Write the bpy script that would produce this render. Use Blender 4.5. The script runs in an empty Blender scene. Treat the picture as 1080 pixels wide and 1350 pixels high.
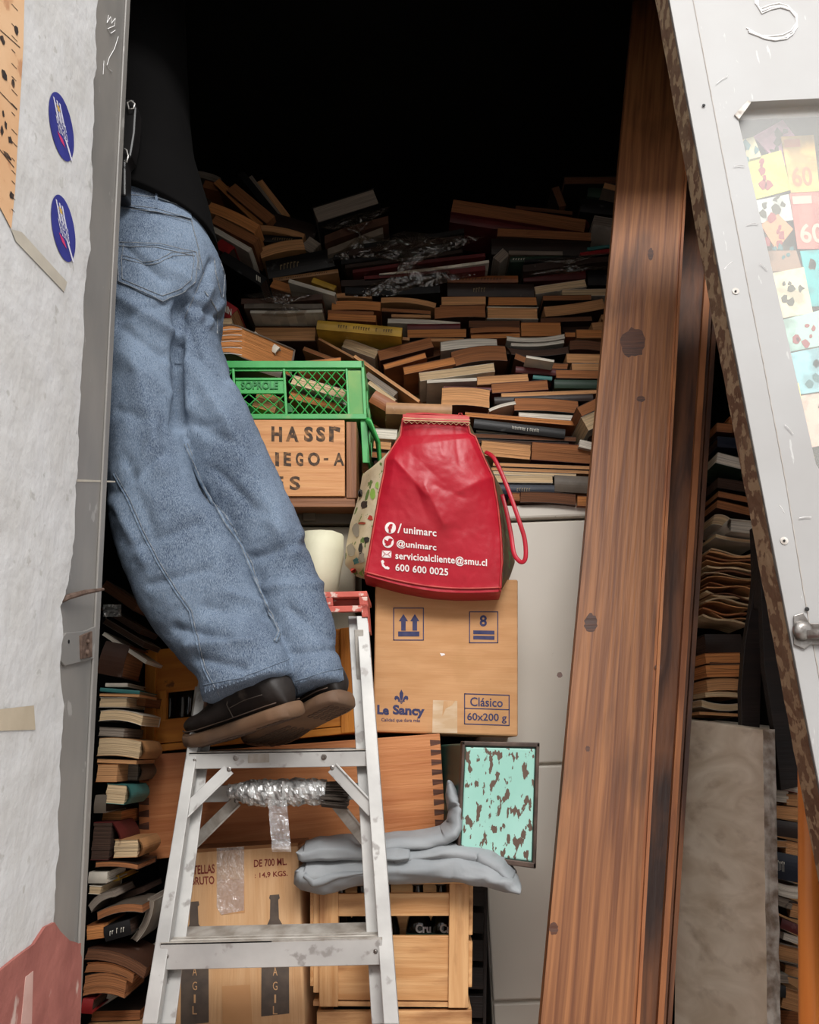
import bpy, bmesh, math, random
from mathutils import Vector, Matrix, noise
from mathutils.bvhtree import BVHTree
random.seed(7)
SC = bpy.context.scene; COL = SC.collection
# ------------------------------------------------------------------ camera
F = 1080.0; PIT = math.radians(16.2); ROL = math.radians(2.0)
CAM = Vector((0, 0, 1.5))
fw = Vector((0, math.cos(PIT), math.sin(PIT))); up0 = Vector((0, -math.sin(PIT), math.cos(PIT))); rt0 = Vector((1, 0, 0))
RT = rt0*math.cos(ROL) - up0*math.sin(ROL); UP = up0*math.cos(ROL) + rt0*math.sin(ROL)
cd = bpy.data.cameras.new('camera'); cam = bpy.data.objects.new('camera', cd); COL.objects.link(cam)
cam.matrix_world = Matrix(((RT.x, UP.x, -fw.x, CAM.x), (RT.y, UP.y, -fw.y, CAM.y), (RT.z, UP.z, -fw.z, CAM.z), (0, 0, 0, 1)))
cd.sensor_fit = 'VERTICAL'; cd.sensor_height = 36; cd.lens = 36*F/1350; cd.clip_start = 0.02
SC.camera = cam
# ------------------------------------------------------------------ light
w = bpy.data.worlds.new('sky'); SC.world = w; w.use_nodes = True
nt = w.node_tree; bg = nt.nodes['Background']
tc = nt.nodes.new('ShaderNodeTexCoord'); sp = nt.nodes.new('ShaderNodeSeparateXYZ'); rp = nt.nodes.new('ShaderNodeValToRGB')
nt.links.new(tc.outputs['Generated'], sp.inputs[0]); nt.links.new(sp.outputs['Z'], rp.inputs[0]); nt.links.new(rp.outputs[0], bg.inputs[0])
rp.color_ramp.elements[0].color = (0.50, 0.51, 0.53, 1); rp.color_ramp.elements[1].color = (1.0, 0.99, 0.98, 1)
bg.inputs[1].default_value = 2.0
sl = bpy.data.lights.new('daylight', 'AREA'); so = bpy.data.objects.new('daylight', sl); COL.objects.link(so)
sl.shape = 'RECTANGLE'; sl.size = 6; sl.size_y = 1.8; sl.energy = 840; sl.color = (1, 0.985, 0.965)
so.location = (1.2, -4.6, 7.0)
so.rotation_euler = (Vector((0.1, 1.9, 1.5)) - so.location).to_track_quat('-Z', 'Y').to_euler()
SC.view_settings.view_transform = 'Standard'; SC.view_settings.look = 'None'
SC.view_settings.exposure = 0.0; SC.view_settings.gamma = 1; SC.view_settings.use_curve_mapping = False
# ------------------------------------------------------------------ pixel rays
def ray(x, y): return fw + RT*((x-540)/F) - UP*((y-675)/F)
def P(x, y, Y):
    d = ray(x, y); return CAM + d*(Y/d.y)
def PX(x, y, X):
    d = ray(x, y); return CAM + d*(X/d.x)
def PN(x, y, o, n):
    d = ray(x, y); return CAM + d*((o-CAM).dot(n)/d.dot(n))
def proj(p):
    q = p-CAM; z = q.dot(fw); return (540+F*q.dot(RT)/z, 675-F*q.dot(UP)/z)
def pxm(p): return (p-CAM).dot(fw)/F          # metres per pixel there
# ------------------------------------------------------------------ mesh builder
class MB:
    def __init__(s): s.v=[]; s.f=[]; s.l=[]; s.m=[]
    def add(s, vs, fs, ls=None, mi=0):
        b=len(s.v); s.v+=[Vector(a) for a in vs]; s.l+=[Vector(a) for a in (ls or vs)]
        s.f+=[tuple(i+b for i in f) for f in fs]; s.m+=[mi]*len(fs)
    def hexa(s, q, mi=0, ls=None):
        if ls is None:
            W=(q[1]-q[0]).length; H=(q[3]-q[0]).length; D=(q[4]-q[0]).length
            ls=[(0,0,0),(W,0,0),(W,H,0),(0,H,0),(0,0,D),(W,0,D),(W,H,D),(0,H,D)]
            o=q[0]*3.7; ls=[Vector(a)+Vector((o.x,o.z,o.y)) for a in ls]
        s.add(q, [(3,2,1,0),(4,5,6,7),(0,1,5,4),(1,2,6,5),(2,3,7,6),(3,0,4,7)], ls, mi)
    def box(s, a, b, mi=0):
        (x0,y0,z0),(x1,y1,z1)=a,b
        s.hexa([Vector(t) for t in ((x0,y0,z0),(x1,y0,z0),(x1,y0,z1),(x0,y0,z1),(x0,y1,z0),(x1,y1,z0),(x1,y1,z1),(x0,y1,z1))], mi)
    def prism(s, pts, d, mi=0):
        n=len(pts); d=Vector(d); pts=[Vector(p) for p in pts]
        s.add(pts+[p+d for p in pts], [tuple(range(n))[::-1], tuple(range(n,2*n))]+[(i,(i+1)%n,n+(i+1)%n,n+i) for i in range(n)], None, mi)
    def grid(s, fn, nu, nv, cu=False, mi=0, cap=False, lf=None):
        vs=[];ls=[]; U=nu if cu else nu+1
        for j in range(nv+1):
            for i in range(U):
                vs.append(Vector(fn(i/nu, j/nv))); ls.append(Vector(lf(i/nu,j/nv)) if lf else vs[-1])
        fs=[]
        for j in range(nv):
            for i in range(nu): fs.append((j*U+i, j*U+(i+1)%U, (j+1)*U+(i+1)%U, (j+1)*U+i))
        if cap and cu: fs.append(tuple(range(U))[::-1]); fs.append(tuple(nv*U+i for i in range(U)))
        s.add(vs, fs, ls, mi)
    def tube(s, pts, r, n=8, mi=0, flat=None, fd=None):
        # r: radius or list; flat: second radius along fd
        pts=[Vector(p) for p in pts]; N=len(pts); rr=r if isinstance(r,(list,tuple)) else [r]*N
        ff=flat if isinstance(flat,(list,tuple)) else [flat]*N
        rings=[];ls=[];L=0
        for i,p in enumerate(pts):
            t=(pts[min(i+1,N-1)]-pts[max(i-1,0)]).normalized()
            a=Vector(fd) if fd else Vector((0.03,1,0.05))
            a=(a-t*a.dot(t)).normalized() if abs(a.normalized().dot(t))<.98 else t.orthogonal().normalized()
            b=t.cross(a)
            if i: L+=(p-pts[i-1]).length
            for k in range(n):
                th=2*math.pi*k/n; ra=ff[i] if ff[i] is not None else rr[i]
                rings.append(p+a*math.cos(th)*ra+b*math.sin(th)*rr[i]); ls.append(Vector((L,math.cos(th)*rr[i],math.sin(th)*rr[i])))
        fs=[(j*n+i,j*n+(i+1)%n,(j+1)*n+(i+1)%n,(j+1)*n+i) for j in range(N-1) for i in range(n)]
        fs+=[tuple(range(n))[::-1], tuple((N-1)*n+i for i in range(n))]
        s.add(rings,fs,ls,mi)
    def lathe(s, base, axis, prof, n=16, mi=0):
        axis=Vector(axis).normalized(); a=axis.orthogonal().normalized(); b=axis.cross(a)
        s.grid(lambda u,v: Vector(base)+axis*prof[round(v*(len(prof)-1))][1]+(a*math.cos(2*math.pi*u)+b*math.sin(2*math.pi*u))*prof[round(v*(len(prof)-1))][0], n, len(prof)-1, True, mi, True)
    def build(s, name, mats, parent=None, smooth=False, bevel=0, norm=True, **k):
        if not isinstance(mats,(list,tuple)): mats=[mats]
        c=sum(s.v,Vector())/len(s.v)
        zb=min(v.z for v in s.v); c.z=zb
        me=bpy.data.meshes.new(name); me.from_pydata([v-c for v in s.v],[],s.f)
        for m in mats: me.materials.append(m)
        for p,mi in zip(me.polygons,s.m): p.material_index=mi
        at=me.attributes.new('loc','FLOAT_VECTOR','POINT')
        at.data.foreach_set('vector',[x for l in s.l for x in l])
        if norm:
            bm=bmesh.new(); bm.from_mesh(me); bmesh.ops.recalc_face_normals(bm,faces=bm.faces); bm.to_mesh(me); bm.free()
        if smooth:
            me.polygons.foreach_set('use_smooth',[True]*len(me.polygons))
        o=bpy.data.objects.new(name,me); COL.objects.link(o)
        if parent: o.parent=parent; o.location=c-WL[parent]
        else: o.location=c
        WL[o]=c
        if bevel:
            b=o.modifiers.new('bevel','BEVEL'); b.width=bevel; b.segments=2; b.limit_method='ANGLE'; b.angle_limit=math.radians(40)
        tag(o,**k); return o
WL={}
def tag(o,label=None,cat=None,group=None,kind=None):
    if label: o['label']=label
    if cat: o['category']=cat
    if group: o['group']=group
    if kind: o['kind']=kind
def thing(name,loc,label,cat,group=None,kind=None):
    o=bpy.data.objects.new(name,None); o.empty_display_size=.05; COL.objects.link(o); o.location=loc; WL[o]=Vector(loc)
    tag(o,label,cat,group,kind); return o
class Fr:
    """box frame: front face given by four pixel corners TL TR BR BL on depth plane(s), depth vector D"""
    def __init__(s, c, Y, D=(0,1,0), Yr=None):
        Yr=Y if Yr is None else Yr
        s.tl=P(*c[0],Y); s.tr=P(*c[1],Yr); s.br=P(*c[2],Yr); s.bl=P(*c[3],Y); s.D=Vector(D).normalized()
        s.W=(s.tr-s.tl).length; s.H=(s.tl-s.bl).length
    def p(s,u,v,w=0): return (s.bl*(1-u)+s.br*u)*(1-v)+(s.tl*(1-u)+s.tr*u)*v+s.D*w
    def box(s,mb,u0,u1,v0,v1,w0,w1,mi=0,g='u'):
        q=[s.p(u0,v0,w0),s.p(u1,v0,w0),s.p(u1,v1,w0),s.p(u0,v1,w0),s.p(u0,v0,w1),s.p(u1,v0,w1),s.p(u1,v1,w1),s.p(u0,v1,w1)]
        ls=[]
        for (u,v,ww) in ((u0,v0,w0),(u1,v0,w0),(u1,v1,w0),(u0,v1,w0),(u0,v0,w1),(u1,v0,w1),(u1,v1,w1),(u0,v1,w1)):
            a=Vector((u*s.W,v*s.H+v0*3,ww+u0*2)); ls.append(a if g=='u' else (Vector((a.y,a.x,a.z)) if g=='v' else Vector((a.z,a.y,a.x))))
        mb.hexa(q,mi,ls)
    def uv(s,x,y):    # pixel -> point on the front face plane
        n=(s.tr-s.tl).cross(s.bl-s.tl).normalized(); return PN(x,y,s.tl,n)
# ------------------------------------------------------------------ materials
def lin(c):
    return tuple(((x/255)/12.92 if x/255<=.04045 else ((x/255+.055)/1.055)**2.4) for x in c)+(1,)
MC={}
def M(name,col,col2=None,st=(1,1,1),sc=8,lo=.35,hi=.65,col3=None,sc3=5,st3=None,lo3=.55,hi3=.6,rough=.6,metal=0,spec=.4,bump=0,bsc=60,bst=None,var=.0,trans=0,alpha=1,det=5,warp=0,emis=0):
    if name in MC: return MC[name]
    m=bpy.data.materials.new(name); m.use_nodes=True; nt=m.node_tree; N=nt.nodes; L=nt.links; bs=N['Principled BSDF']; MC[name]=m
    bs.inputs['Roughness'].default_value=rough; bs.inputs['Metallic'].default_value=metal; bs.inputs['Specular IOR Level'].default_value=spec
    if trans: bs.inputs['Transmission Weight'].default_value=trans
    if alpha<1: bs.inputs['Alpha'].default_value=alpha
    at=N.new('ShaderNodeAttribute'); at.attribute_name='loc'; oi=N.new('ShaderNodeObjectInfo')
    sc_=N.new('ShaderNodeVectorMath'); sc_.operation='SCALE'; sc_.inputs['Scale'].default_value=9; cb=N.new('ShaderNodeCombineXYZ')
    for i in range(3): L.new(oi.outputs['Random'],cb.inputs[i])
    L.new(cb.outputs[0],sc_.inputs[0]); ad=N.new('ShaderNodeVectorMath'); L.new(at.outputs['Vector'],ad.inputs[0]); L.new(sc_.outputs[0],ad.inputs[1])
    def nz(st,sc,det=det,dist=0):
        mp=N.new('ShaderNodeMapping'); mp.inputs['Scale'].default_value=st; L.new(ad.outputs[0],mp.inputs[0])
        n=N.new('ShaderNodeTexNoise'); n.inputs['Scale'].default_value=sc; n.inputs['Detail'].default_value=det; n.inputs['Distortion'].default_value=dist; L.new(mp.outputs[0],n.inputs['Vector']); return n.outputs['Fac']
    def rampf(f,lo,hi):
        r=N.new('ShaderNodeMapRange'); r.inputs['From Min'].default_value=lo; r.inputs['From Max'].default_value=hi; L.new(f,r.inputs['Value']); return r.outputs[0]
    def mix(f,a,b):
        x=N.new('ShaderNodeMix'); x.data_type='RGBA'
        if isinstance(f,float): x.inputs[0].default_value=f
        else: L.new(f,x.inputs[0])
        for s,c in ((x.inputs[6],a),(x.inputs[7],b)):
            if isinstance(c,tuple): s.default_value=c
            else: L.new(c,s)
        return x.outputs[2]
    c=lin(col)
    if col2: c=mix(rampf(nz(st,sc,dist=warp),lo,hi),c,lin(col2))
    if col3: c=mix(rampf(nz(st3 or (1,1,1),sc3),lo3,hi3),c,lin(col3))
    if var:
        h=N.new('ShaderNodeHueSaturation'); r=N.new('ShaderNodeMapRange'); r.inputs['To Min'].default_value=1-var; r.inputs['To Max'].default_value=1+var
        L.new(oi.outputs['Random'],r.inputs['Value']); L.new(r.outputs[0],h.inputs['Value'])
        if isinstance(c,tuple): h.inputs['Color'].default_value=c
        else: L.new(c,h.inputs['Color'])
        c=h.outputs[0]
    if isinstance(c,tuple): bs.inputs['Base Color'].default_value=c
    else: L.new(c,bs.inputs['Base Color'])
    if bump:
        b=N.new('ShaderNodeBump'); b.inputs['Strength'].default_value=min(1,bump); b.inputs['Distance'].default_value=.004*max(1,bump)
        L.new(nz(bst or st,bsc),b.inputs['Height']); L.new(b.outputs[0],bs.inputs['Normal'])
    return m
def wood(name,a,b,c3=None,**k):
    k.setdefault('st',(1.5,26,26)); k.setdefault('sc',2.2); k.setdefault('rough',.55)
    return M(name,a,b,lo=.36,hi=.64,col3=c3,bump=.3,bsc=3,bst=(3,60,60),warp=.6,**k)
def film(name,mixf,tint=(1,1,1,1),rough=.12,bumps=1.0,bsc=30,diff=.0,dcol=(.8,.8,.8,1)):
    m=bpy.data.materials.new(name); m.use_nodes=True; nt=m.node_tree; N=nt.nodes; L=nt.links; N.remove(N['Principled BSDF'])
    out=N['Material Output']; tr=N.new('ShaderNodeBsdfTransparent'); tr.inputs[0].default_value=tint
    gl=N.new('ShaderNodeBsdfGlossy'); gl.inputs['Roughness'].default_value=rough
    tx=N.new('ShaderNodeTexCoord'); nz=N.new('ShaderNodeTexNoise'); nz.inputs['Scale'].default_value=bsc; nz.inputs['Detail'].default_value=4; nz.inputs['Distortion'].default_value=1.5
    L.new(tx.outputs['Object'],nz.inputs['Vector']); bp=N.new('ShaderNodeBump'); bp.inputs['Strength'].default_value=bumps; bp.inputs['Distance'].default_value=.02; L.new(nz.outputs[0],bp.inputs['Height']); L.new(bp.outputs[0],gl.inputs['Normal'])
    mx=N.new('ShaderNodeMixShader'); mx.inputs[0].default_value=mixf; L.new(tr.outputs[0],mx.inputs[1]); L.new(gl.outputs[0],mx.inputs[2]); last=mx
    if diff:
        d=N.new('ShaderNodeBsdfDiffuse'); d.inputs[0].default_value=dcol; m2=N.new('ShaderNodeMixShader'); m2.inputs[0].default_value=diff
        L.new(mx.outputs[0],m2.inputs[1]); L.new(d.outputs[0],m2.inputs[2]); last=m2
    L.new(last.outputs[0],out.inputs[0]); return m
# colours
PLASTER=M('plaster',(202,201,200),(194,192,189),sc=14,col3=(182,180,176),sc3=40,lo3=.66,hi3=.7,rough=.9,bump=1,bsc=22)
PLEDGE=M('plaster_edge',(200,196,190),(176,170,160),sc=30,rough=.95,bump=1,bsc=40)
REDPAINT=M('red_paint',(160,98,88),(140,82,74),sc=12,col3=(188,160,150),sc3=26,st3=(1,1,.4),lo3=.64,hi3=.68,rough=.85,bump=.8,bsc=30)
JAMB=M('grey_metal_paint',(138,133,127),(124,121,117),sc=9,st=(1,1,.5),col3=(156,152,147),sc3=26,st3=(2,1,.6),lo3=.66,hi3=.69,rough=.45,bump=.12,bsc=30)
DOORM=M('door_grey_paint',(158,157,156),(150,148,146),sc=4,col3=(174,173,171),sc3=22,st3=(3,1,.6),lo3=.68,hi3=.7,rough=.5,bump=.12,bsc=12)
RUST=M('rusty_edge',(106,82,62),(92,64,46),sc=16,col3=(142,120,94),sc3=45,lo3=.5,hi3=.54,rough=.85,bump=.8,bsc=60)
RUSTD=M('rust_dark',(70,52,42),(110,90,78),sc=50,rough=.7,bump=.8,bsc=70)
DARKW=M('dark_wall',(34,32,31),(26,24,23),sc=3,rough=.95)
PAVE=M('pavement',(168,165,160),(150,147,142),sc=6,rough=.95,bump=.4)
FACADE=M('opposite_facade',(150,144,136),(132,126,120),sc=2,rough=.95)
CARD=M('cardboard',(197,149,104),(186,137,92),st=(1,6,1),sc=10,col3=(180,134,88),sc3=7,lo3=.62,hi3=.75,rough=.85,bump=.12,bsc=9,bst=(1,30,1))
CARDP=M('cardboard_pale',(205,164,122),(194,150,106),st=(8,1,1),sc=8,col3=(178,134,92),sc3=9,lo3=.6,hi3=.8,rough=.8,bump=.25,bsc=9,bst=(30,1,1))
CARDS=M('cardboard_side',(150,104,66),(130,88,54),sc=8,rough=.9)
INKB=M('navy_ink',(48,52,88),(66,66,98),sc=60,rough=.8)
INKR=M('maroon_ink',(122,48,40),(150,84,66),sc=80,lo=.5,hi=.75,rough=.8)
INKG=M('grey_ink',(78,68,62),(92,80,70),sc=50,rough=.8)
INKS=M('stencil_ink',(66,52,42),(128,92,60),sc=70,lo=.48,hi=.66,rough=.8)
WHITEP=M('white_print',(232,222,218),rough=.6)
W_PLANK=wood('plank_wood',(146,96,58),(102,60,34),(52,30,19),sc3=2.3,st3=(1.0,4,4),lo3=.52,hi3=.74,sc=3.0,st=(.8,34,34))
W_PLANK2=wood('moulded_board_wood',(122,76,46),(66,38,24),(46,26,18),sc3=3.5,st3=(1,5,5),lo3=.5,hi3=.7)
W_HASSI=wood('box_wood',(206,150,98),(186,126,76),(150,92,54),sc3=5,st3=(1,4,4),lo3=.62,hi3=.75)
W_HASSID=wood('box_wood_shaded',(150,98,60),(120,76,46))  # darker copy of the box wood; shade on end and bottom boards coloured in
W_DOV=wood('drawer_wood',(196,130,82),(176,108,62),(128,64,38),sc3=2.0,lo3=.5,hi3=.75)
W_DOVT=wood('dovetail_end_grain',(98,56,36),(64,36,24),sc=9)
W_YEL=M('ochre_paint_wood',(200,128,44),(176,104,32),st=(2,14,14),sc=3,col3=(112,66,26),sc3=20,lo3=.66,hi3=.7,rough=.6,bump=.3,bsc=6,bst=(3,40,40))
W_CRATE=wood('crate_wood',(212,166,116),(186,134,84),(140,92,54),sc3=7,st3=(1,4,4),lo3=.55,hi3=.75)
W_DARK=wood('dark_wood',(36,26,22),(24,18,16))
W_ORANGE=M('varnished_pole',(206,128,62),(186,106,46),st=(1,20,20),sc=2,rough=.25)
ENAMEL=M('white_enamel',(216,208,196),(206,197,184),sc=2,col3=(150,136,120),sc3=60,lo3=.74,hi3=.78,rough=.45,bump=.03,bsc=6)
ALU=M('aluminium',(180,178,174),(158,156,153),st=(1,1,3),sc=10,col3=(140,136,132),sc3=34,lo3=.6,hi3=.66,rough=.5,metal=.25,bump=.1,bsc=30)
ALUD=M('aluminium_dirty',(140,132,122),(176,170,162),st=(2,1,1),sc=20,rough=.65,metal=.15,bump=.2,bsc=40)
STEEL=M('steel',(150,146,142),(98,90,84),sc=40,rough=.35,metal=.8,bump=.3,bsc=80)
REDCAP=M('red_plastic_cap',(188,88,74),(166,72,60),sc=14,col3=(206,176,164),sc3=40,lo3=.6,hi3=.64,rough=.6,bump=.3,bsc=40)
GREEN=M('green_plastic',(70,172,88),(52,148,72),sc=9,col3=(120,150,84),sc3=14,lo3=.62,hi3=.72,rough=.4,spec=.5)
GREEND=M('green_plastic_embossed',(44,120,62),(60,140,78),sc=12,rough=.4)
TEALP=M('worn_mint_paint',(160,204,192),(142,190,176),sc=8,col3=(92,72,60),sc3=72,st3=(1.3,.6,1),lo3=.56,hi3=.58,rough=.5,bump=.15,bsc=20,det=9)
TINRIM=M('tin_rust',(92,74,64),(62,50,44),sc=26,rough=.6,metal=.2,bump=.3)
TINSIDE=M('tin_dark_green',(30,70,60),(24,50,44),sc=12,rough=.5)
TARP=M('grey_tarp',(146,149,151),(128,132,135),sc=9,col3=(124,124,122),sc3=14,lo3=.66,hi3=.76,rough=.7,bump=.2,bsc=30)
BAGRED=M('red_bag',(176,24,44),(160,20,36),sc=7,rough=.4,spec=.4,bump=.25,bsc=46)
BAGSEAM=M('red_bag_seam',(164,40,44),(180,70,60),sc=30,rough=.5)
BAGPAT=M('patterned_gusset',(216,200,172),(196,176,140),sc=16,col3=(96,120,60),sc3=34,lo3=.6,hi3=.62,rough=.6,bump=.2)
BAGPAT2=M('dark_patterned_gusset',(120,98,70),(88,70,52),sc=30,col3=(96,130,80),sc3=44,lo3=.58,hi3=.6,rough=.6)
STRAW=M('cream_stitch',(214,186,146),(190,150,110),sc=40,rough=.8)
JACKET=M('black_fabric',(10,9,9),(7,6,6),sc=6,rough=.95,spec=.1,bump=.2,bsc=60)
SKIN=M('skin',(170,120,92),(156,106,82),sc=8,rough=.6)
HAIR=M('dark_hair',(30,22,18),rough=.6)
SHOE=M('black_leather',(44,38,35),(32,28,26),sc=12,col3=(66,58,52),sc3=24,lo3=.62,hi3=.72,rough=.55,spec=.35,bump=.2,bsc=60)
GUM=M('gum_sole',(112,84,62),(90,68,50),sc=12,col3=(84,66,54),sc3=10,lo3=.5,hi3=.7,rough=.75,bump=.2,bsc=60)
GUMD=M('gum_sole_tread',(86,68,56),(70,56,48),sc=14,rough=.85,bump=.3,bsc=90)
STITCH=M('denim_stitch',(138,140,142),(84,94,106),sc=160,rough=.8)
BRIST=M('bristles',(52,44,38),(82,72,62),st=(1,30,30),sc=8,rough=.7,bump=.8,bsc=30)
FOIL=M('crumpled_foil',(214,214,212),(120,118,116),sc=46,rough=.28,metal=.55,bump=1,bsc=35)
GLASSD=M('dark_bottle_glass',(18,20,16),(28,30,22),sc=8,rough=.1,spec=.7)
LABELG=M('bottle_label_green',(40,78,66),rough=.5)
PLTUB=M('cloudy_plastic',(176,166,146),(160,150,130),sc=6,rough=.4)
PLLID=M('tub_lid',(104,92,76),(88,78,66),sc=8,rough=.5)
SACK=M('cream_sack',(206,202,176),(190,184,156),sc=8,rough=.7,bump=.5,bsc=12)
MARBLE=M('marble',(220,208,190),(192,176,154),st=(5,1.6,5),sc=3,col3=(142,120,96),sc3=5,st3=(4,1.5,4),lo3=.56,hi3=.8,rough=.35,warp=1.2)
MARBLEE=M('marble_rough_edge',(190,182,172),(120,104,90),sc=40,rough=.9,bump=1,bsc=50)
STB=M('sticker_blue',(58,62,140),(50,52,124),sc=20,rough=.5); STW=M('sticker_white',(214,212,226),rough=.5); STP=M('sticker_pink',(200,60,110),rough=.5); STY=M('sticker_yellow',(200,160,70),rough=.5)
COMIC=M('comic_paper',(218,178,138),(206,160,118),sc=10,col3=(186,136,98),sc3=20,lo3=.6,hi3=.66,rough=.8)
INKK=M('black_ink',(44,34,30),(110,84,64),sc=60,lo=.5,hi=.7,rough=.8)
TAPE=M('old_tape',(190,182,166),(176,168,154),sc=20,rough=.7)
CLTAPE=film('clear_tape',.22,(.95,.93,.9,1),.15,.8,40,.18)
WRAP=film('plastic_wrap',.14,(.86,.82,.78,1),.1,1,14,.06,(.35,.28,.22,1))
WRAPG=film('grey_plastic_wrap',.16,(.8,.78,.75,1),.12,1,20,.3,(.3,.27,.24,1))
PANE=film('sky_haze_pane',.01,(.98,.98,.98,1),.3,.02,4,.13,(.93,.93,.9,1))  # white diffuse share stands in for the sky's washed-out reflection
CHALK=M('white_chalk',(232,230,228),(206,204,202),sc=110,lo=.45,hi=.6,rough=.95)
PAL={'k':(24,22,22),'b':(74,48,36),'m':(92,30,30),'r':(150,36,36),'n':(28,34,50),'g':(46,66,52),'y':(214,168,58),'t':(176,128,84),'w':(206,196,180),'o':(150,88,48),'G':(110,98,86),'l':(60,120,116),'d':(48,34,28)}
CN={'k':'black','b':'brown','m':'maroon','r':'red','n':'navy','g':'green','y':'yellow','t':'tan','w':'white','o':'orange-brown','G':'grey','l':'teal','d':'dark brown'}
PAG={'T':(208,152,102),'D':(160,102,62),'C':(214,184,144),'W':(226,216,200),'O':(208,136,78),'G':(146,132,118),'K':(70,48,36),'B':(110,70,46)}
def cov(c): return M('cover_'+CN[c].replace('-','_').replace(' ','_'),PAL[c],tuple(int(x*.8) for x in PAL[c]),sc=14,col3=tuple(min(255,int(x*.7+50)) for x in PAL[c]),sc3=30,lo3=.66,hi3=.72,rough=.5,bump=.1,var=.15)
def pag(c):
    a=PAG[c]; return M('pages_'+c.lower(),a,tuple(int(x*.78) for x in a),st=(4,260,4),sc=1.6,rough=.9,bump=.5,bsc=1.5,bst=(6,420,6),var=.12)
# ------------------------------------------------------------------ text
def text_mesh(body,bold=0,shear=0,space=1):
    cu=bpy.data.curves.new('t','FONT'); cu.body=body; cu.offset=bold; cu.shear=shear; cu.space_character=space; cu.resolution_u=3
    o=bpy.data.objects.new('t',cu); COL.objects.link(o); dg=bpy.context.evaluated_depsgraph_get()
    me=bpy.data.meshes.new_from_object(o.evaluated_get(dg)); vs=[v.co.copy() for v in me.vertices]; fs=[tuple(p.vertices) for p in me.polygons]
    bpy.data.objects.remove(o); bpy.data.curves.remove(cu); bpy.data.meshes.remove(me)
    x0=min(v.x for v in vs);x1=max(v.x for v in vs);y0=min(v.y for v in vs);y1=max(v.y for v in vs)
    return [((v.x-x0)/(x1-x0),(v.y-y0)/(y1-y0)) for v in vs],fs
def text(mb,body,c,fn,mi=0,bold=.01,shear=0,space=1,lift=.0006):
    """lettering fitted to pixel corners TL TR BR BL; fn(px,py)->(point, normal toward viewer)"""
    vs,fs=text_mesh(body,bold,shear,space); out=[]
    for u,v in vs:
        x=(c[3][0]*(1-u)+c[2][0]*u)*(1-v)+(c[0][0]*(1-u)+c[1][0]*u)*v; y=(c[3][1]*(1-u)+c[2][1]*u)*(1-v)+(c[0][1]*(1-u)+c[1][1]*u)*v
        p,n=fn(x,y); out.append(p+n*lift)
    mb.add(out,fs,None,mi)
def rect(x0,y0,x1,y1,dy=0): return ((x0,y0),(x1,y0+dy),(x1,y1+dy),(x0,y1))
def planef(fr):
    n=(fr.tr-fr.tl).cross(fr.bl-fr.tl).normalized()
    if n.dot(CAM-fr.tl)<0: n=-n
    return lambda x,y:(PN(x,y,fr.tl,n),n)
def decal(mb,pts,fn,mi=0,lift=.0006,sub=1):
    q=[]
    for i,a in enumerate(pts):
        b=pts[(i+1)%len(pts)]
        for k in range(sub):
            t=k/sub; p,n=fn(a[0]*(1-t)+b[0]*t,a[1]*(1-t)+b[1]*t); q.append(p+n*lift)
    mb.add(q,[tuple(range(len(q)))],None,mi)
def frame_decal(mb,x0,y0,x1,y1,t,fn,mi=0,dy=0):
    for a in ((x0,y0,x1,y0+t),(x0,y1-t,x1,y1),(x0,y0,x0+t,y1),(x1-t,y0,x1,y1)):
        k=lambda x:dy*(x-x0)/(x1-x0)
        decal(mb,[(a[0],a[1]+k(a[0])),(a[2],a[1]+k(a[2])),(a[2],a[3]+k(a[2])),(a[0],a[3]+k(a[0]))],fn,mi)
# ================================================================== the setting
def struct(name,mb,m,**k): return mb.build(name,m,kind='structure',**k)
def bx(name,a,b,m):
    q=MB(); q.box(a,b); return struct(name,q,m)
bx('floor',(-6,-8,-.1),(6,4.4,0),PAVE)
bx('wall_opposite',(-6,-8.2,0),(6,-8,4.2),FACADE)  # unseen facade, added to hold back the low sky light
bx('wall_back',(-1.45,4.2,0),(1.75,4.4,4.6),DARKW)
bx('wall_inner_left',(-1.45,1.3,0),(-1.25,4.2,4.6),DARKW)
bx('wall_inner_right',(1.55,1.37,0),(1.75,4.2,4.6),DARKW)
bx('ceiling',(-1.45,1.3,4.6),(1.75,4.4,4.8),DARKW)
bx('wall_front_lintel',(-.9,1.27,3.13),(3.2,1.37,4.8),PLASTER)
bx('wall_front_right',(1.0,1.27,0),(3.2,1.37,3.13),PLASTER)
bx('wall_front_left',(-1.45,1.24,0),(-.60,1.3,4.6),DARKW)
# left plaster wall with a ragged edge over the metal jamb
XW=-.5
edge=[(133,-90),(129,0),(126,40),(127,90),(123,110),(124,160),(121,200),(122,245),(118,300),(119,330),(113,365),(110,400),(111,440),(107,480),(106,520),(103,560),(104,600),(100,640),(99,690),(96,730),(90,765),(84,790),(80,800),(84,830),(79,870),(80,900),(84,930),(82,970),(79,1000),(80,1040),(76,1080),(78,1120),(73,1160),(72,1200),(69,1235),(66,1360)]
random.seed(3)
e2=[]
for (a,b),(c,d) in zip(edge,edge[1:]):
    for k in range(4):
        t=k/4; e2.append((a+(c-a)*t+random.uniform(-.9,.9),b+(d-b)*t))
e2.append(edge[-1])
pts=[PX(x,y,XW) for x,y in e2]
top=pts[0].copy(); top.z=4.6; bot=pts[-1].copy(); bot.z=0
poly=[Vector((XW,-2.5,4.6)),top]+pts+[bot,Vector((XW,-2.5,0))]
q=MB(); q.prism(poly,(-.011,0,0)); struct('wall_left',q,[PLASTER])
bx('wall_left_core',(-.95,-2.5,0),(XW-.011,PX(110,500,XW).y-.01,4.6),PLEDGE)
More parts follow.
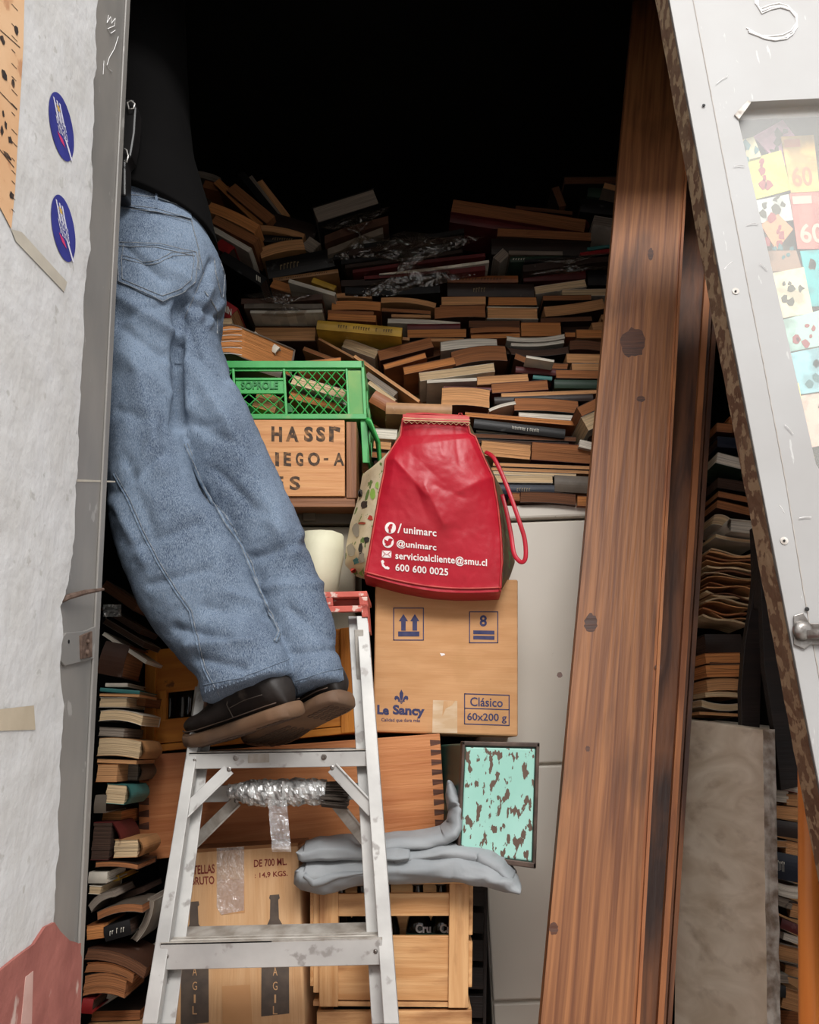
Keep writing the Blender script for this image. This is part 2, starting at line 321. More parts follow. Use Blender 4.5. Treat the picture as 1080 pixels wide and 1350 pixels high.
# metal jamb: flat face, thin ridge, return
def jl(x0,x1):   # line of the jamb at a pixel x for y=-90 and y=1350
    return lambda y: x0+(x1-x0)*(y+90)/1440
ja=jl(174,103)
XJ=XW-.009
def jpt(x,y): return PX(x,y,XJ)
t_,b_=jpt(ja(-90),-90),jpt(ja(1350),1350)
def ext(a,b,z): return a+(b-a)*((z-a.z)/(b.z-a.z))
T=ext(t_,b_,4.5); B=ext(t_,b_,0)
T0=Vector((XJ,T.y-.17,4.5)); B0=Vector((XJ,B.y-.17,0))
jt=thing('trim_jamb',(XJ,B.y,0),None,None,kind='structure'); jt.name='trim_1'
q=MB(); q.prism([T0,T,B,B0],(-.05,0,0)); q.build('jamb_face',JAMB,jt)
r1,r2=T-Vector((0,.02,0)),B-Vector((0,.02,0))
q=MB(); q.prism([r1,T+Vector((0,0,0)),B,r2],(.004,0,0)); q.build('jamb_ridge',JAMB,jt,bevel=.0015)
def jr(x,y,l=.0015): return PX(x,y,XJ+l)
q=MB(); q.prism([jr(62,1238,.0045),jr(80,1232,.0045),jr(93,1246,.0045),jr(107,1243,.0045),B+Vector((.0045,0,0)),Vector((XJ+.0045,B.y-.12,0))],(-.001,0,0)); q.build('red_painted_foot',REDPAINT,jt)
# chalk scribble on the jamb
q=MB()
for st in ([(143,20),(141,30),(146,22),(147,31),(152,24),(151,34),(142,38),(146,44),(152,40)],[(156,48),(151,64),(144,76),(141,86),(145,92),(148,94)],[(137,80),(136,98)]):
    q.tube([jr(x,y) for x,y in st],.0006,4)
q.build('chalk_scribble',CHALK,jt)
# lock plate and spike set in the jamb
q=MB(); q.prism([jr(78,845,.004),jr(88,834,.004),jr(112,832,.004),jr(126,826,.004),jr(125,868,.004),jr(112,872,.004),jr(86,878,.004),jr(77,868,.004)],(-.006,0,0)); lp=q.build('lock_plate',JAMB,jt,bevel=.001)
q=MB(); q.prism([jr(107,838,.007),jr(122,832,.007),jr(122,866,.007),jr(108,869,.007)],(-.004,0,0))
for x,y,r in ((114,846,.0035),(113,860,.004)): q.lathe(jr(x,y,.006),(1,0,0),[(r,0),(r,.004),(r*.5,.005)],10)
q.build('latch_keeper',RUSTD,jt,bevel=.0008,label='rusted latch keeper')
q=MB(); q.lathe(jr(90,846,.0035),(1,0,0),[(.0028,0),(.0028,.0012)],10); q.build('screw_hole',M('hole_black',(14,12,12)),jt)
q=MB(); q.tube([jr(78,794,.0),jr(90,787,.008),jr(112,781,.014),jr(136,777,.02)],[.003,.0045,.004,.0025],7); q.build('spike',RUSTD,jt,label='flaking iron spike')
q=MB(); q.prism([jr(102,632,.0006),jr(152,634,.0006),jr(152,636,.0006),jr(102,635,.0006)],(-.001,0,0)); q.build('weld_seam',TAPE,jt)
# red painted plinth
pe=[(-80,1340),(-20,1292),(0,1280),(22,1262),(45,1245),(60,1222),(72,1216),(80,1228),(92,1240),(103,1243),(108,1262),(106,1350)]
pp=[PX(x,y,XW+.004) for x,y in pe]
q=MB(); q.prism([Vector((XW+.004,-2.5,pp[0].z))]+pp+[Vector((XW+.004,pp[-1].y,0)),Vector((XW+.004,-2.5,0))],(-.02,0,0)); bbd=struct('baseboard_left',q,REDPAINT)
q=MB(); q.prism([PX(x,y,XW+.0046) for x,y in ((34,1288),(44,1280),(42,1350),(28,1350))],(-.001,0,0)); q.build('bare_strip',M('pinkish_bare',(196,160,150),(180,140,130),sc=20,rough=.9),bbd)
# stickers, comic page, tapes on the wall
def wfn(x,y,l=0): return PX(x,y,XW+.0004+l),Vector((1,0,0))
def sticker(cx,cy,ax,ay,sh,label):
    t=thing('sticker',PX(cx,cy,XW+.0004),label,'sticker','blue oval stickers on the plaster wall')
    el=[(cx+ax*math.cos(a)+sh*math.sin(a)*.001*0+ (ay*math.sin(a))*sh, cy+ay*math.sin(a)) for a in [k*2*math.pi/40 for k in range(40)]]
    q=MB(); decal(q,el,wfn); q.build('sticker_sheet',STB,t)
    c=lambda u,v:(cx+u*ax+v*ay*sh, cy+v*ay+u*ax*1.1)
    q=MB()
    random.seed(int(cy))
    for (v,k) in ((-.5,.5),(-.28,.75),(-.04,.95),(.2,.9)):
        n=6
        for j in range(n):
            u=(-.5+(j+.1)/n)*k; w_=k/n*.62; d=random.uniform(-.03,.03)
            decal(q,[c(u,v-.11+d),c(u+w_,v-.09+d),c(u+w_*.7,v+.0+d),c(u+w_,v+.1+d),c(u+w_*.1,v+.11+d),c(u+w_*.35,v+d)],wfn,lift=.0012)
    decal(q,[c(.1,.3),c(.3,.3),c(.55,.8),c(.4,.85)],wfn,lift=.001)
    for uu in (-.3,0,.25): decal(q,[c(uu-.06,-.75),c(uu+.06,-.75),c(uu+.12,-.1),c(uu,-.1)],wfn,lift=.001)
    q.build('white_lettering',STW,t)
    q=MB(); decal(q,[c(-.6,.32),c(-.15,.4),c(-.02,.62),c(-.4,.55)],wfn,lift=.0011); q.build('pink_mark',STP,t)
    q=MB(); decal(q,[c(-.15,-.6),c(.1,-.6),c(.12,-.45),c(-.1,-.42)],wfn,lift=.0013); q.build('yellow_mark',STY,t)
sticker(80.5,167,14.5,46,.18,'upper of the two blue oval stickers on the white plaster wall')
sticker(83,301,14.5,44.5,.16,'lower of the two blue oval stickers on the white plaster wall')
t=thing('comic_page',PX(15,200,XW),'faded orange comic page pasted at the far left of the plaster wall','poster')
q=MB(); decal(q,[(-60,-120),(33,-90),(30,60),(24,160),(19,250),(14,302),(0,275),(-60,180)],wfn,lift=.001); q.build('paper',COMIC,t)
q=MB(); random.seed(5)
for (x,y,w_,h_) in ((2,52,8,14),(4,100,12,16),(6,165,5,14),(12,185,9,12),(1,172,5,16),(8,205,16,8),(14,258,8,12),(20,40,6,18),(3,150,4,10),(16,110,6,12)):
    n=9; decal(q,[(x+w_*.5*(math.cos(6.28*k/n))*random.uniform(.5,1),y+h_*.5*math.sin(6.28*k/n)*random.uniform(.5,1)+.8*w_*.5*math.cos(6.28*k/n)) for k in range(n)],wfn,lift=.0016)
for k in range(16):
    y=8+k*18+random.uniform(-5,5); s=random.uniform(4,9); decal(q,[(14,y),(14+s,y+s*1.1),(14+s,y+s*1.1+1),(14,y+1.2)],wfn,lift=.0014)
for a in (38,120,196): decal(q,[(-2,a),(27-a*.05,a+24),(27-a*.05,a+25.5),(-2,a+1.5)],wfn,lift=.0014)
q.build('drawings',INKK,t)
q=MB(); decal(q,[(14,302),(28,306),(88,372),(84,385),(20,318)],wfn,lift=.0008); q.build('tape_residue',TAPE,None,label='pale grey diagonal tape mark on plaster below the comic page',cat='tape')
q=MB(); decal(q,[(-10,936),(44,930),(46,962),(-10,964)],wfn,lift=.0008); q.build('tape_residue',M('beige_tape',(186,172,150),(174,160,138),sc=20,rough=.8),None,label='beige tape stub low on the plaster wall, left of the lock plate',cat='tape')
# ------------------------------------------------------------------ open metal door on the right
YD=1.2
def dp(x,y,l=0): return P(x,y,YD-l)
def dfn(x,y): return P(x,y,YD),Vector((0,-1,0))
ed=[(866,-90),(882,0),(919,200),(956,400),(972,480),(1018,717),(1057,920),(1094,1110),(1140,1350)]
def ex(y):
    for (a,b),(c,d) in zip(ed,ed[1:]):
        if b<=y<=d: return a+(c-a)*(y-b)/(d-b)
bt=dp(*ed[-1]); bt2=ext(dp(*ed[-2]),bt,.05); rtop=dp(1330,-90); rb=Vector((dp(1330,668).x,YD,.05))
door=thing('door_1',(bt2.x,YD,.05),None,None,kind='structure')
TH=(0,.045,0)
q=MB()
q.prism([dp(ex(-90),-90),rtop,dp(1330,118),dp(985,134),dp(972,151),dp(ex(151),151),dp(ex(60),60)],TH)
q.prism([dp(ex(151),151),dp(972,151),dp(1076,612),dp(1094,640),dp(ex(640),640),dp(ex(480),480),dp(ex(400),400),dp(ex(200),200)],TH)
q.prism([dp(ex(640),640),dp(1094,640),dp(1330,668),rb,bt2,bt,dp(ex(1110),1110),dp(ex(920),920),dp(ex(717),717)],TH)
q.build('door_leaf',[DOORM],door)
q=MB(); q.prism([dp(1310,100),dp(1345,100),dp(1345,680),dp(1310,680)],TH); q.build('hinge_stile',DOORM,door)
ridge=[(898,-90),(912,0),(950,200),(989,400),(1005,480),(1035,640),(1057,776),(1085,930),(1120,1110)]
q=MB(); q.prism([dp(x,y) for x,y in ed[:8]]+[dp(x,y) for x,y in ridge[::-1]],(0,-.0025,0)); q.build('folded_flange',DOORM,door,bevel=.001)
q=MB()
for (a,b),(c,d) in zip(ridge,ridge[1:]): q.tube([dp(a+2,b),dp(c+2,d)],.0011,5)
q.build('seam_shadow_gap',TAPE,door) if 0 else q.build('flange_seam',M('seam_shade',(150,142,134),(170,164,158),sc=50,rough=.9),door)  # the seam's shadow line, put into the colour of a thin tube
# rusty outer edge, slightly wavy
q=MB()
e3=[dp(x-.5,y) for x,y in ed]+[bt2]
fine=[]
for a,b in zip(e3,e3[1:]):
    for k in range(8): fine.append(a+(b-a)*k/8)
fine.append(e3[-1])
q.grid(lambda u,v: fine[round(v*(len(fine)-1))]+Vector((-.003-.0015*noise.noise(fine[round(v*(len(fine)-1))]*60),-.003+.053*u,0)),3,len(fine)-1)
q.build('rusted_edge',RUST,door,label='flaking brown painted door edge')
def ring(x,y,r,m,l=.003):
    q=MB(); q.lathe(dp(x,y,l),(0,-1,0),[(r,0),(r,.001),(r*.55,.0015)],14); q.build('rivet_hole',m,door)
HOLE=MC['hole_black']; PL=M('primer_white',(206,202,196),(150,140,130),sc=60,rough=.7)
for x,y,r in ((928,139,.0028),(970,384,.0018),(1034,713,.0018),(1064,803,.0032)): 
    if r<.002: ring(x,y,.006,PL,.0028)
    ring(x,y,r,HOLE,.0045)
q=MB(); q.prism([dp(1046,812,.004),dp(1058,808,.004),dp(1067,822,.004),dp(1070,848,.004),dp(1060,856,.004),dp(1046,850,.004)],(0,-.003,0)); q.prism([dp(1068,822,.004),dp(1200,822,.004),dp(1200,848,.004),dp(1068,850,.004)],(0,-.002,0)); q.build('bolt_plate',STEEL,door,bevel=.001,label='scuffed steel bolt plate')
q=MB(); q.lathe(dp(1057,832,.006),(0,-1,0),[(.012,0),(.015,.004),(.012,.01),(.006,.012)],16); q.tube([dp(1062,836,.012),dp(1200,836,.012)],.008,10); q.build('bolt',STEEL,door,smooth=True,label='round-headed steel sliding bolt')
q=MB(); q.prism([dp(968,152,.001),dp(986,133,.001),dp(990,136,.001),dp(974,158,.001)],(0,-.002,0)); q.build('bent_lip',PL,door)
q=MB()
for k,(a,b,c,d) in enumerate([(968,219,982,219),(1002,347,1012,356),(985,296,1000,295),(955,355,966,345),(945,110,960,100),(1035,560,1046,572),(1054,683,1070,682),(1028,666,1034,676)]):
    q.tube([dp(a,b,.0026),dp((a+c)/2,(b+d)/2-1,.0026),dp(c,d,.0026)],.0006,4)
q.build('scratch',CHALK,door)
q=MB()
def chalk(pts,w=1.6,n=3):
    for j in range(n):
        pp=[dp(x+random.uniform(-1.3,1.3)+j*1.2-1,y+random.uniform(-1.1,1.1)+j*1.6,.0006+.0002*j) for x,y in pts]; q.tube(pp,.0014,5)
random.seed(2)
chalk([(1000,-30),(998,-12),(996,4),(1003,12),(1014,7),(1028,5),(1040,8),(1049,18),(1050,30),(1044,41),(1034,47),(1020,48),(1006,47),(996,43),(986,38)],n=4)
chalk([(998,-32),(1020,-36),(1040,-38)])
q.build('chalk_number',CHALK,door,label='chalk number 5')
q=MB(); q.prism([dp(960,120,-.018),dp(1330,110,-.018),dp(1330,700,-.018),dp(1070,690,-.018)],(0,.003,0)); q.build('window_pane',PANE,door)
# board and magazines displayed behind the pane
q=MB(); q.prism([P(955,110,1.29),P(1330,100,1.29),P(1330,700,1.29),P(1090,700,1.29)],(0,.006,0)); q.build('backing_board',M('olive_board',(96,90,68),(82,76,58),sc=6,rough=.8),door)
mags=[('ink',[(993,180),(1032,158),(1049,180),(1034,222)],(214,160,190),None,'pink sheet standing highest behind the door window'),
('ink',[(1030,180),(1073,178),(1081,252),(1043,254)],(226,184,100),'60','yellow-orange magazine priced 60 behind the door window'),
('ink',[(1041,255),(1092,252),(1097,328),(1052,328)],(206,112,96),'60','salmon red magazine with a 60, below the yellow one behind the door window'),
('ink',[(1055,331),(1097,328),(1110,402),(1070,404)],(60,180,180),None,'turquoise magazine behind the door window below the salmon one'),
('draw',[(980,212),(1030,198),(1043,250),(992,264)],(214,210,96),None,'yellow-green comic cover behind the left edge of the door window'),
('draw',[(975,185),(994,180),(1004,206),(981,212)],(216,208,160),None,'pale cream comic corner at the top left of the door window'),
('draw',[(993,265),(1040,256),(1046,290),(1003,294)],(208,216,204),None,'whitish comic with dark scribbles behind the door window'),
('draw',[(1003,296),(1026,282),(1046,302),(1024,330)],(214,140,90),None,'small tilted orange booklet behind the door window'),
('draw',[(1012,331),(1050,330),(1058,356),(1018,358)],(150,120,96),None,'brown comic cover with a dark face behind the door window'),
('draw',[(1018,360),(1060,352),(1072,412),(1028,420)],(228,216,180),None,'cream illustrated cover below the dark-faced comic in the door window'),
('draw',[(1030,422),(1085,408),(1100,452),(1040,464)],(170,206,190),None,'pale green comic cover midway down the door window'),
('draw',[(1040,466),(1100,454),(1112,512),(1052,520)],(150,208,214),None,'pale cyan comic cover low in the door window'),
('draw',[(1054,522),(1112,514),(1124,580),(1068,590)],(222,190,170),None,'peach comic cover lowest in the door window')]
random.seed(11)
for i,(kd,pl,c,tx,lab) in enumerate(mags):
    Ym=1.272-.0035*i
    f=lambda x,y,Ym=Ym:(P(x,y,Ym),Vector((0,-1,0)))
    cx=sum(a for a,b in pl)/4; cy=sum(b for a,b in pl)/4
    t=thing('magazine',P(cx,max(b for a,b in pl),Ym),lab,'magazine','magazines shown behind the door window')
    q=MB(); q.prism([P(x,y,Ym) for x,y in pl],(0,.002,0)); q.build('magazine_cover',M('mag_%d%d%d'%c,c,tuple(int(v*.8) for v in c),sc=25,lo=.45,hi=.6,rough=.6),t)
    q=MB()
    if tx:
        a,b,c2,d=pl
        L=lambda u,v:((a[0]*(1-u)+b[0]*u)*(1-v)+(d[0]*(1-u)+c2[0]*u)*v,(a[1]*(1-u)+b[1]*u)*(1-v)+(d[1]*(1-u)+c2[1]*u)*v)
        text(q,tx,(L(.12,.55),L(.8,.55),L(.8,.9),L(.12,.9)),f,bold=.02); decal(q,[L(.05,.06),L(.55,.06),L(.55,.2),L(.05,.2)],f)
        q.build('price_number',M('price_ink',(190,120,80),rough=.7) if i==1 else M('price_ink_pale',(240,180,160),rough=.7),t)
    else:
        for k in range(6):
            n=7; x0=cx+random.uniform(-14,14); y0=cy+random.uniform(-18,18); s=random.uniform(3,8)
            decal(q,[(x0+s*math.cos(6.28*j/n)*random.uniform(.4,1),y0+s*math.sin(6.28*j/n)*random.uniform(.4,1.2)) for j in range(n)],f)
        q.build('cover_drawing',M('drawing_ink_%d'%(i%3),((70,70,50),(150,60,60),(60,110,110))[i%3],rough=.7),t)
q=MB(); q.prism([P(x,y,1.216) for x,y in ((1044,506),(1053,505),(1062,560),(1074,604),(1066,608),(1052,560))],(0,-.0008,0)); q.build('tape_strip',M('yellow_tape',(232,224,150),rough=.6),door,label='yellowed tape strip')
# ================================================================== boxes, crates and panels
# white enamelled cabinet that carries the main heap
fr=Fr(rect(640,664,800,1352,4),2.0)
def zpt(p,z): return Vector((p.x,p.y,z))
t=thing('cabinet',(fr.bl.x,2.0,0),'tall white enamelled cabinet carrying the main heap of books, behind the plank','cabinet')
q=MB()
TL=P(560,664,2.0);TR=P(850,668,2.0);BLp=P(560,1350,2.0);BR=P(850,1350,2.0)
xl=P(641,1200,2.0).x; xr=P(792,668,2.0).x; zt=P(700,667,2.0).z
q.box((xl,2.0,0.02),(xr,2.45,zt-.04)); q.build('body',ENAMEL,t,bevel=.006)
q=MB(); q.box((xl-.005,1.985,zt-.036),(xr,2.45,zt)); q.build('top',ENAMEL,t,bevel=.006)
q=MB(); z1=P(700,1010,2.0).z; q.box((xl+.004,1.99,z1+.006),(xr,2.0,zt-.045)); q.build('door',ENAMEL,t,bevel=.004)
q=MB(); z2=P(700,1320,2.0).z; q.box((xl+.004,1.99,z2+.006),(xr,2.0,z1)); q.build('door',ENAMEL,t,bevel=.004)
q=MB(); q.box((xl+.004,1.99,.05),(xr,2.0,z2)); q.build('door',ENAMEL,t,bevel=.004)
# long leaning planks
def lean(name,label,tl,tr,br,bl,Yt,Yb,th,mat,extra=None):
    a,b,c,d=P(*tl,Yt),P(*tr,Yt),P(*br,Yb),P(*bl,Yb)
    def toz(p,q_,z): return q_+(p-q_)*((z-q_.z)/(p.z-q_.z))
    A,B,C_,D_=toz(a,d,a.z),toz(b,c,a.z),toz(b,c,0),toz(a,d,0)
    n=(B-A).cross(D_-A).normalized()
    if n.y<0: n=-n
    return A,B,C_,D_,n
A,B,C_,D_,n=lean('','',(846,-110),(925,-110),(843,1350),(713,1350),2.0,1.5,.03,None)
t=thing('plank',(D_.x,D_.y,0),'wide knotty brown plank leaning upright in front of the white cabinet','plank')
def plankmesh(A,B,C_,D_,n,u0,u1,w0,w1,mb,mi=0):
    def p(u,v,w): return (D_*(1-u)+C_*u)*(1-v)+(A*(1-u)+B*u)*v+n*w
    N=14; W=(C_-D_).length; H=(A-D_).length
    for i in range(N):
        v0,v1=i/N,(i+1)/N
        qd=[p(u0,v0,w0),p(u1,v0,w0),p(u1,v1,w0),p(u0,v1,w0),p(u0,v0,w1),p(u1,v0,w1),p(u1,v1,w1),p(u0,v1,w1)]
        ls=[Vector((v*H,u*W,w)) for (u,v,w) in ((u0,v0,w0),(u1,v0,w0),(u1,v1,w0),(u0,v1,w0),(u0,v0,w1),(u1,v0,w1),(u1,v1,w1),(u0,v1,w1))]
        b0=len(mb.v); mb.v+=qd; mb.l+=ls
        fs=[(3,2,1,0),(4,5,6,7),(1,2,6,5),(3,0,4,7)]
        if i==0: fs.append((0,1,5,4))
        if i==N-1: fs.append((2,3,7,6))
        mb.f+=[tuple(k+b0 for k in f) for f in fs]; mb.m+=[mi]*len(fs)
q=MB(); plankmesh(A,B,C_,D_,n,0,.93,0,.03,q); q.build('board',W_PLANK,t)
q=MB(); plankmesh(A,B,C_,D_,n,.93,.965,.004,.03,q); plankmesh(A,B,C_,D_,n,.965,1,-.003,.03,q); q.build('beaded_edge',wood('bead_wood',(168,108,64),(122,70,40)),t)
# knots as small darker ovals of their own wood, slightly proud
KN=wood('knot_wood',(58,34,24),(84,48,30),sc=8)
pf=lambda x,y:(PN(x,y,A,n),-n)
random.seed(4)
for (x,y,a,b) in ((835,452,17,20),(779,822,9,13),(738,890,4,4),(775,987,3,4),(730,1224,6,9),(845,526,6,4),(868,880,5,4),(800,1245,7,10),(858,335,4,8)):
    for s,l in ((1,.0002),):
        q=MB()
        el=[(x+a*math.cos(6.28*k/22)*s*random.uniform(.82,1.1),y+b*math.sin(6.28*k/22)*s*random.uniform(.82,1.1)) for k in range(22)]; decal(q,el,pf,lift=l); q.build('knot',KN,t)

A2,B2,C2,D2,n2=lean('','',(930,-110),(980,-110),(886,1350),(838,1350),2.16,1.58,.03,None)
t=thing('moulded_board',(D2.x,D2.y,0),'narrow dark board with moulded ridges leaning just right of the knotty plank','plank')
q=MB(); plankmesh(A2,B2,C2,D2,n2,0,.62,.012,.03,q); q.build('panel',W_PLANK2,t)
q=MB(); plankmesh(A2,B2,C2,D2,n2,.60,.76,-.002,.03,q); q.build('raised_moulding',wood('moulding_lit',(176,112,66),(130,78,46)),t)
q=MB(); plankmesh(A2,B2,C2,D2,n2,.78,.86,.006,.03,q); q.build('bead',W_PLANK2,t)
q=MB(); plankmesh(A2,B2,C2,D2,n2,.88,1.0,0,.03,q); q.build('raised_moulding',W_PLANK2,t)
# marble slab, turned almost edge-on
a=P(893,947,1.9); b=P(1006,962,1.62); c=P(1012,1350,1.62); 
t=thing('marble_slab',(c.x,c.y,0),'stained greyish marble slab standing on edge right of the moulded board','slab')
foot=b+(c-b)*(b.z/(b.z-c.z)); a.z=b.z+(a.z-b.z); aa=a+(foot-b); aa.z=0; th=Vector((.0225,.004,0))
q=MB(); top_a=Vector((a.x-.0,a.y,a.z)); N=8
q.prism([Vector((b.x,b.y,b.z)),Vector((a.x,a.y,a.z)),aa,foot],th); q.build('slab_face',MARBLE,t,bevel=.002)
q=MB(); q.grid(lambda u,v:(b*(1-v*.8)+foot*v*.8)+th*(u*1.12-.06)+Vector((0,-.002-.003*abs(noise.noise(Vector((u*4,v*40,1)))),0))+Vector((.0025*noise.noise(Vector((u,v*30,4))),0,0)),5,90); q.build('rough_edge',MARBLEE,t,label='chipped rough sawn slab edge')
# varnished orange pole
p0=P(1071,1350,1.36); p1=P(1069,1060,1.36); ptop=p1+(p1-p0).normalized()*.12; pb=p0+(p0-p1)*((p0.z)/(p1.z-p0.z))
t=thing('wooden_pole',(pb.x,pb.y,0),'glossy orange varnished round pole behind the bottom of the metal door','pole')
q=MB(); q.tube([pb,p0,p1,ptop],.0185,20); q.build('shaft',W_ORANGE,t,smooth=True)
q=MB(); q.lathe(ptop,(ptop-p0),[(.0185,-.002),(.02,.001),(.017,.008),(.008,.012),(.001,.013)],18); q.build('end_cap',W_ORANGE,t,smooth=True)
# black wooden trestle legs
t=thing('trestle',P(1020,1330,1.55)*1.0,'black wooden forked trestle legs behind the door edge above the marble slab','trestle')
def legp(pts,Y,th=.02):
    q=MB(); q.prism([P(x,y,Y) for x,y in pts],(0,th,0)); return q
legp([(1001,700),(1012,700),(1006,800),(1004,870),(1002,962),(978,960),(977,910),(982,850),(992,790)],1.72).build('leg',W_DARK,t,bevel=.001)
legp([(1004,790),(1022,790),(1042,900),(1058,1036),(1030,1042),(1020,960),(1008,880)],1.66).build('leg',W_DARK,t,bevel=.001)
legp([(1000,690),(1014,690),(1024,800),(1004,800)],1.68,.05).build('head_block',W_DARK,t,bevel=.002)

# ---- stencilled wooden box
fr=Fr(((262,553),(470,554),(470,654),(266,654)),1.86)
t=thing('wooden_box',fr.p(.5,0,.1),'pale wooden box with faded stencilled letters, under the green crate','box')
q=MB(); fr.box(q,0,.925,0,1,0,.012); q.build('front_board',W_HASSI,t,bevel=.001)
q=MB(); fr.box(q,.935,1,-.02,.985,.003,.24,g='v'); q.build('end_board',W_HASSID,t,bevel=.001)
q=MB(); fr.box(q,0,.03,0,.98,.012,.24,g='v'); q.build('end_board',W_HASSID,t)
q=MB(); fr.box(q,0,.99,-.13,-.012,.006,.25); q.build('bottom_board',W_HASSID,t,bevel=.001)
q=MB(); fr.box(q,0.03,.93,0,.97,.23,.24); q.build('back_board',W_HASSID,t)
q=MB(); f=planef(fr)
text(q,'E',rect(325,561,336,582),f,bold=.04)
for ch,x0,x1 in (('H',358,372),('A',377,394),('S',401,413),('S',417,429),('I',434,440)): text(q,ch,rect(x0,562,x1,582,1),f,bold=.045)
decal(q,[(440,562),(449,564),(448,570),(440,567)],f)
for ch,x0,x1 in (('I',363,368),('E',374,384),('G',390,400),('O',406,422)): text(q,ch,rect(x0,596,x1,614,1),f,bold=.04)
decal(q,[(427,604),(433,604),(433,607),(427,607)],f); text(q,'A',rect(440,597,454,614),f,bold=.03)
text(q,'E',rect(362,628,374,645),f,bold=.03); text(q,'S',rect(382,628,396,646),f,bold=.03)
q.build('stencilled_letters',INKS,t)

# ---- green plastic crate
fr=Fr(((284,477),(480,477),(487,610),(292,610)),1.905,D=(.02,1,.0))
t=thing('plastic_crate',fr.p(.5,0,.1),'bright green latticed plastic bottle crate resting on the stencilled wooden box','crate')
g=MB(); DP=.26; th=.004
vb=(610-551)/(610-477.)  # bottom band height
X=lambda px:(px-284)/196.
fr.box(g,0,1,.965,1,-.006,DP); g2=None
g=MB()
fr.box(g,0,1,.93,1,-.006,.008); fr.box(g,0,1,.78,.80,-.004,.006) if 0 else None
fr.box(g,0,1,.905,.93,0,th); fr.box(g,0,1,vb-.03,vb+.02,-.008,.01); fr.box(g,.955,1,0,vb-.03,0,th)
for px_ in (307,374): fr.box(g,X(px_)-.008,X(px_)+.008,vb,.93,-.003,th)
fr.box(g,X(455),X(458),vb,.93,-.003,th); fr.box(g,X(476),1,vb-.03,1,-.006,.006)
fr.box(g,X(309),X(374),.675,.70,-.002,th); fr.box(g,X(309),X(374),.81,.835,-.002,th)
fr.box(g,X(309),X(374),.69,.82,.001,th)
g.build('front_frame',GREEN,t,bevel=.0012)
q=MB(); fr.box(q,X(458),X(476),vb+.02,.93,.0,th); q.build('corner_panel',M('grubby_green_panel',(120,160,80),(84,150,74),sc=16,rough=.5),t,label='grubby yellow-green corner panel')
def lattice(mb,u0,u1,v0,v1,n,m,r=.0016):
    # diagonal lattice clipped to the window
    W=(u1-u0); H=(v1-v0)
    ar=(fr.W*W/n)/(fr.H*H/m)
    for sgn in (1,-1):
        for k in range(-m,n+m+1):
            # param line: x=k+sgn*y, y in 0..m ; clip x to 0..n
            ys=[0,m]
            xa=lambda y:k+sgn*y
            lo,hi=0,m
            if sgn>0: lo=max(lo,-k); hi=min(hi,n-k)
            else: lo=max(lo,k-n); hi=min(hi,k)
            if hi-lo<.05: continue
            mb.tube([fr.p(u0+W*xa(lo)/n,v0+H*lo/m,.002),fr.p(u0+W*xa(hi)/n,v0+H*hi/m,.002)],r,4)
q=MB(); lattice(q,X(379),X(455),vb+.02,.91,6,4); q.build('lattice',GREEN,t)
q=MB(); lattice(q,X(309),X(374),vb+.02,.675,4,2); q.build('lattice',GREEN,t)
q=MB(); lattice(q,0,X(305),vb+.02,.91,2,4); q.build('lattice',GREEN,t)
q=MB(); text(q,'SOPROLE',rect(318,503,367,513),lambda x,y:(fr.uv(x,y),Vector((0,-1,0))),bold=.03,lift=.002); q.build('embossed_lettering',GREEND,t)
q=MB(); fr.box(q,.985,1,.0,.14,0,DP); fr.box(q,.985,1,.86,1,0,DP); fr.box(q,.985,1,.45,.55,0,DP)
for a in (0.03,.1,.17,.24): fr.box(q,.985,1,.1,.9,a-.01,a+.01)
q.build('side_wall',GREEN,t,bevel=.001)
q=MB(); fr.box(q,0,.015,vb,1,.0,DP); q.build('side_wall',GREEN,t)
q=MB(); fr.box(q,0,1,vb-.02,vb+.01,0,DP); q.build('base',GREEN,t)
q=MB(); fr.box(q,0,1,.9,1,DP,DP+.008); fr.box(q,0,1,vb,.62,DP,DP+.008); q.build('back_wall',GREEN,t)
q=MB(); q.tube([fr.p(1.0,.42,-.004),fr.p(1.06,.25,.03),fr.p(1.07,0,.05),fr.p(1.065,-.25,.05),fr.p(1.055,-.5,.05)],.006,8,flat=.05,fd=(0,1,0)); q.build('hanging_side_flange',GREEN,t,smooth=True)

# ---- cloudy plastic tub and cream sack under the stencilled box
fr=Fr(((376,672),(468,672),(468,790),(376,790)),1.93)
t=thing('storage_tub',fr.p(.5,0,.1),'cloudy plastic storage tub with brown lid under the stencilled wooden box','tub')
q=MB(); fr.box(q,-.3,1,-.6,.82,0.01,.25); q.build('tub_body',PLTUB,t,bevel=.006)
q=MB(); fr.box(q,-.32,1.02,.83,1.0,-.005,.26); q.build('lid',PLLID,t,bevel=.004)
q=MB(); fr.box(q,.26,.45,.86,.96,-.012,-.004); q.build('clip_handle',PLLID,t,bevel=.002)
# sack
sk=MB(); c0=[(426,706,27),(424,730,27),(422,760,24),(420,800,22)]
sk.tube([P(x,y,1.80) for x,y,r in c0],[r*.00175 for x,y,r in c0],20,flat=[.05,.07,.07,.06])
for v in sk.v: 
    n_=noise.noise(v*28); v.x+=.005*n_; v.z+=.004*noise.noise(v*40)
sk.build('sack',SACK,None,smooth=True,label='pale cream sack between the jeans and the cardboard box',cat='sack')

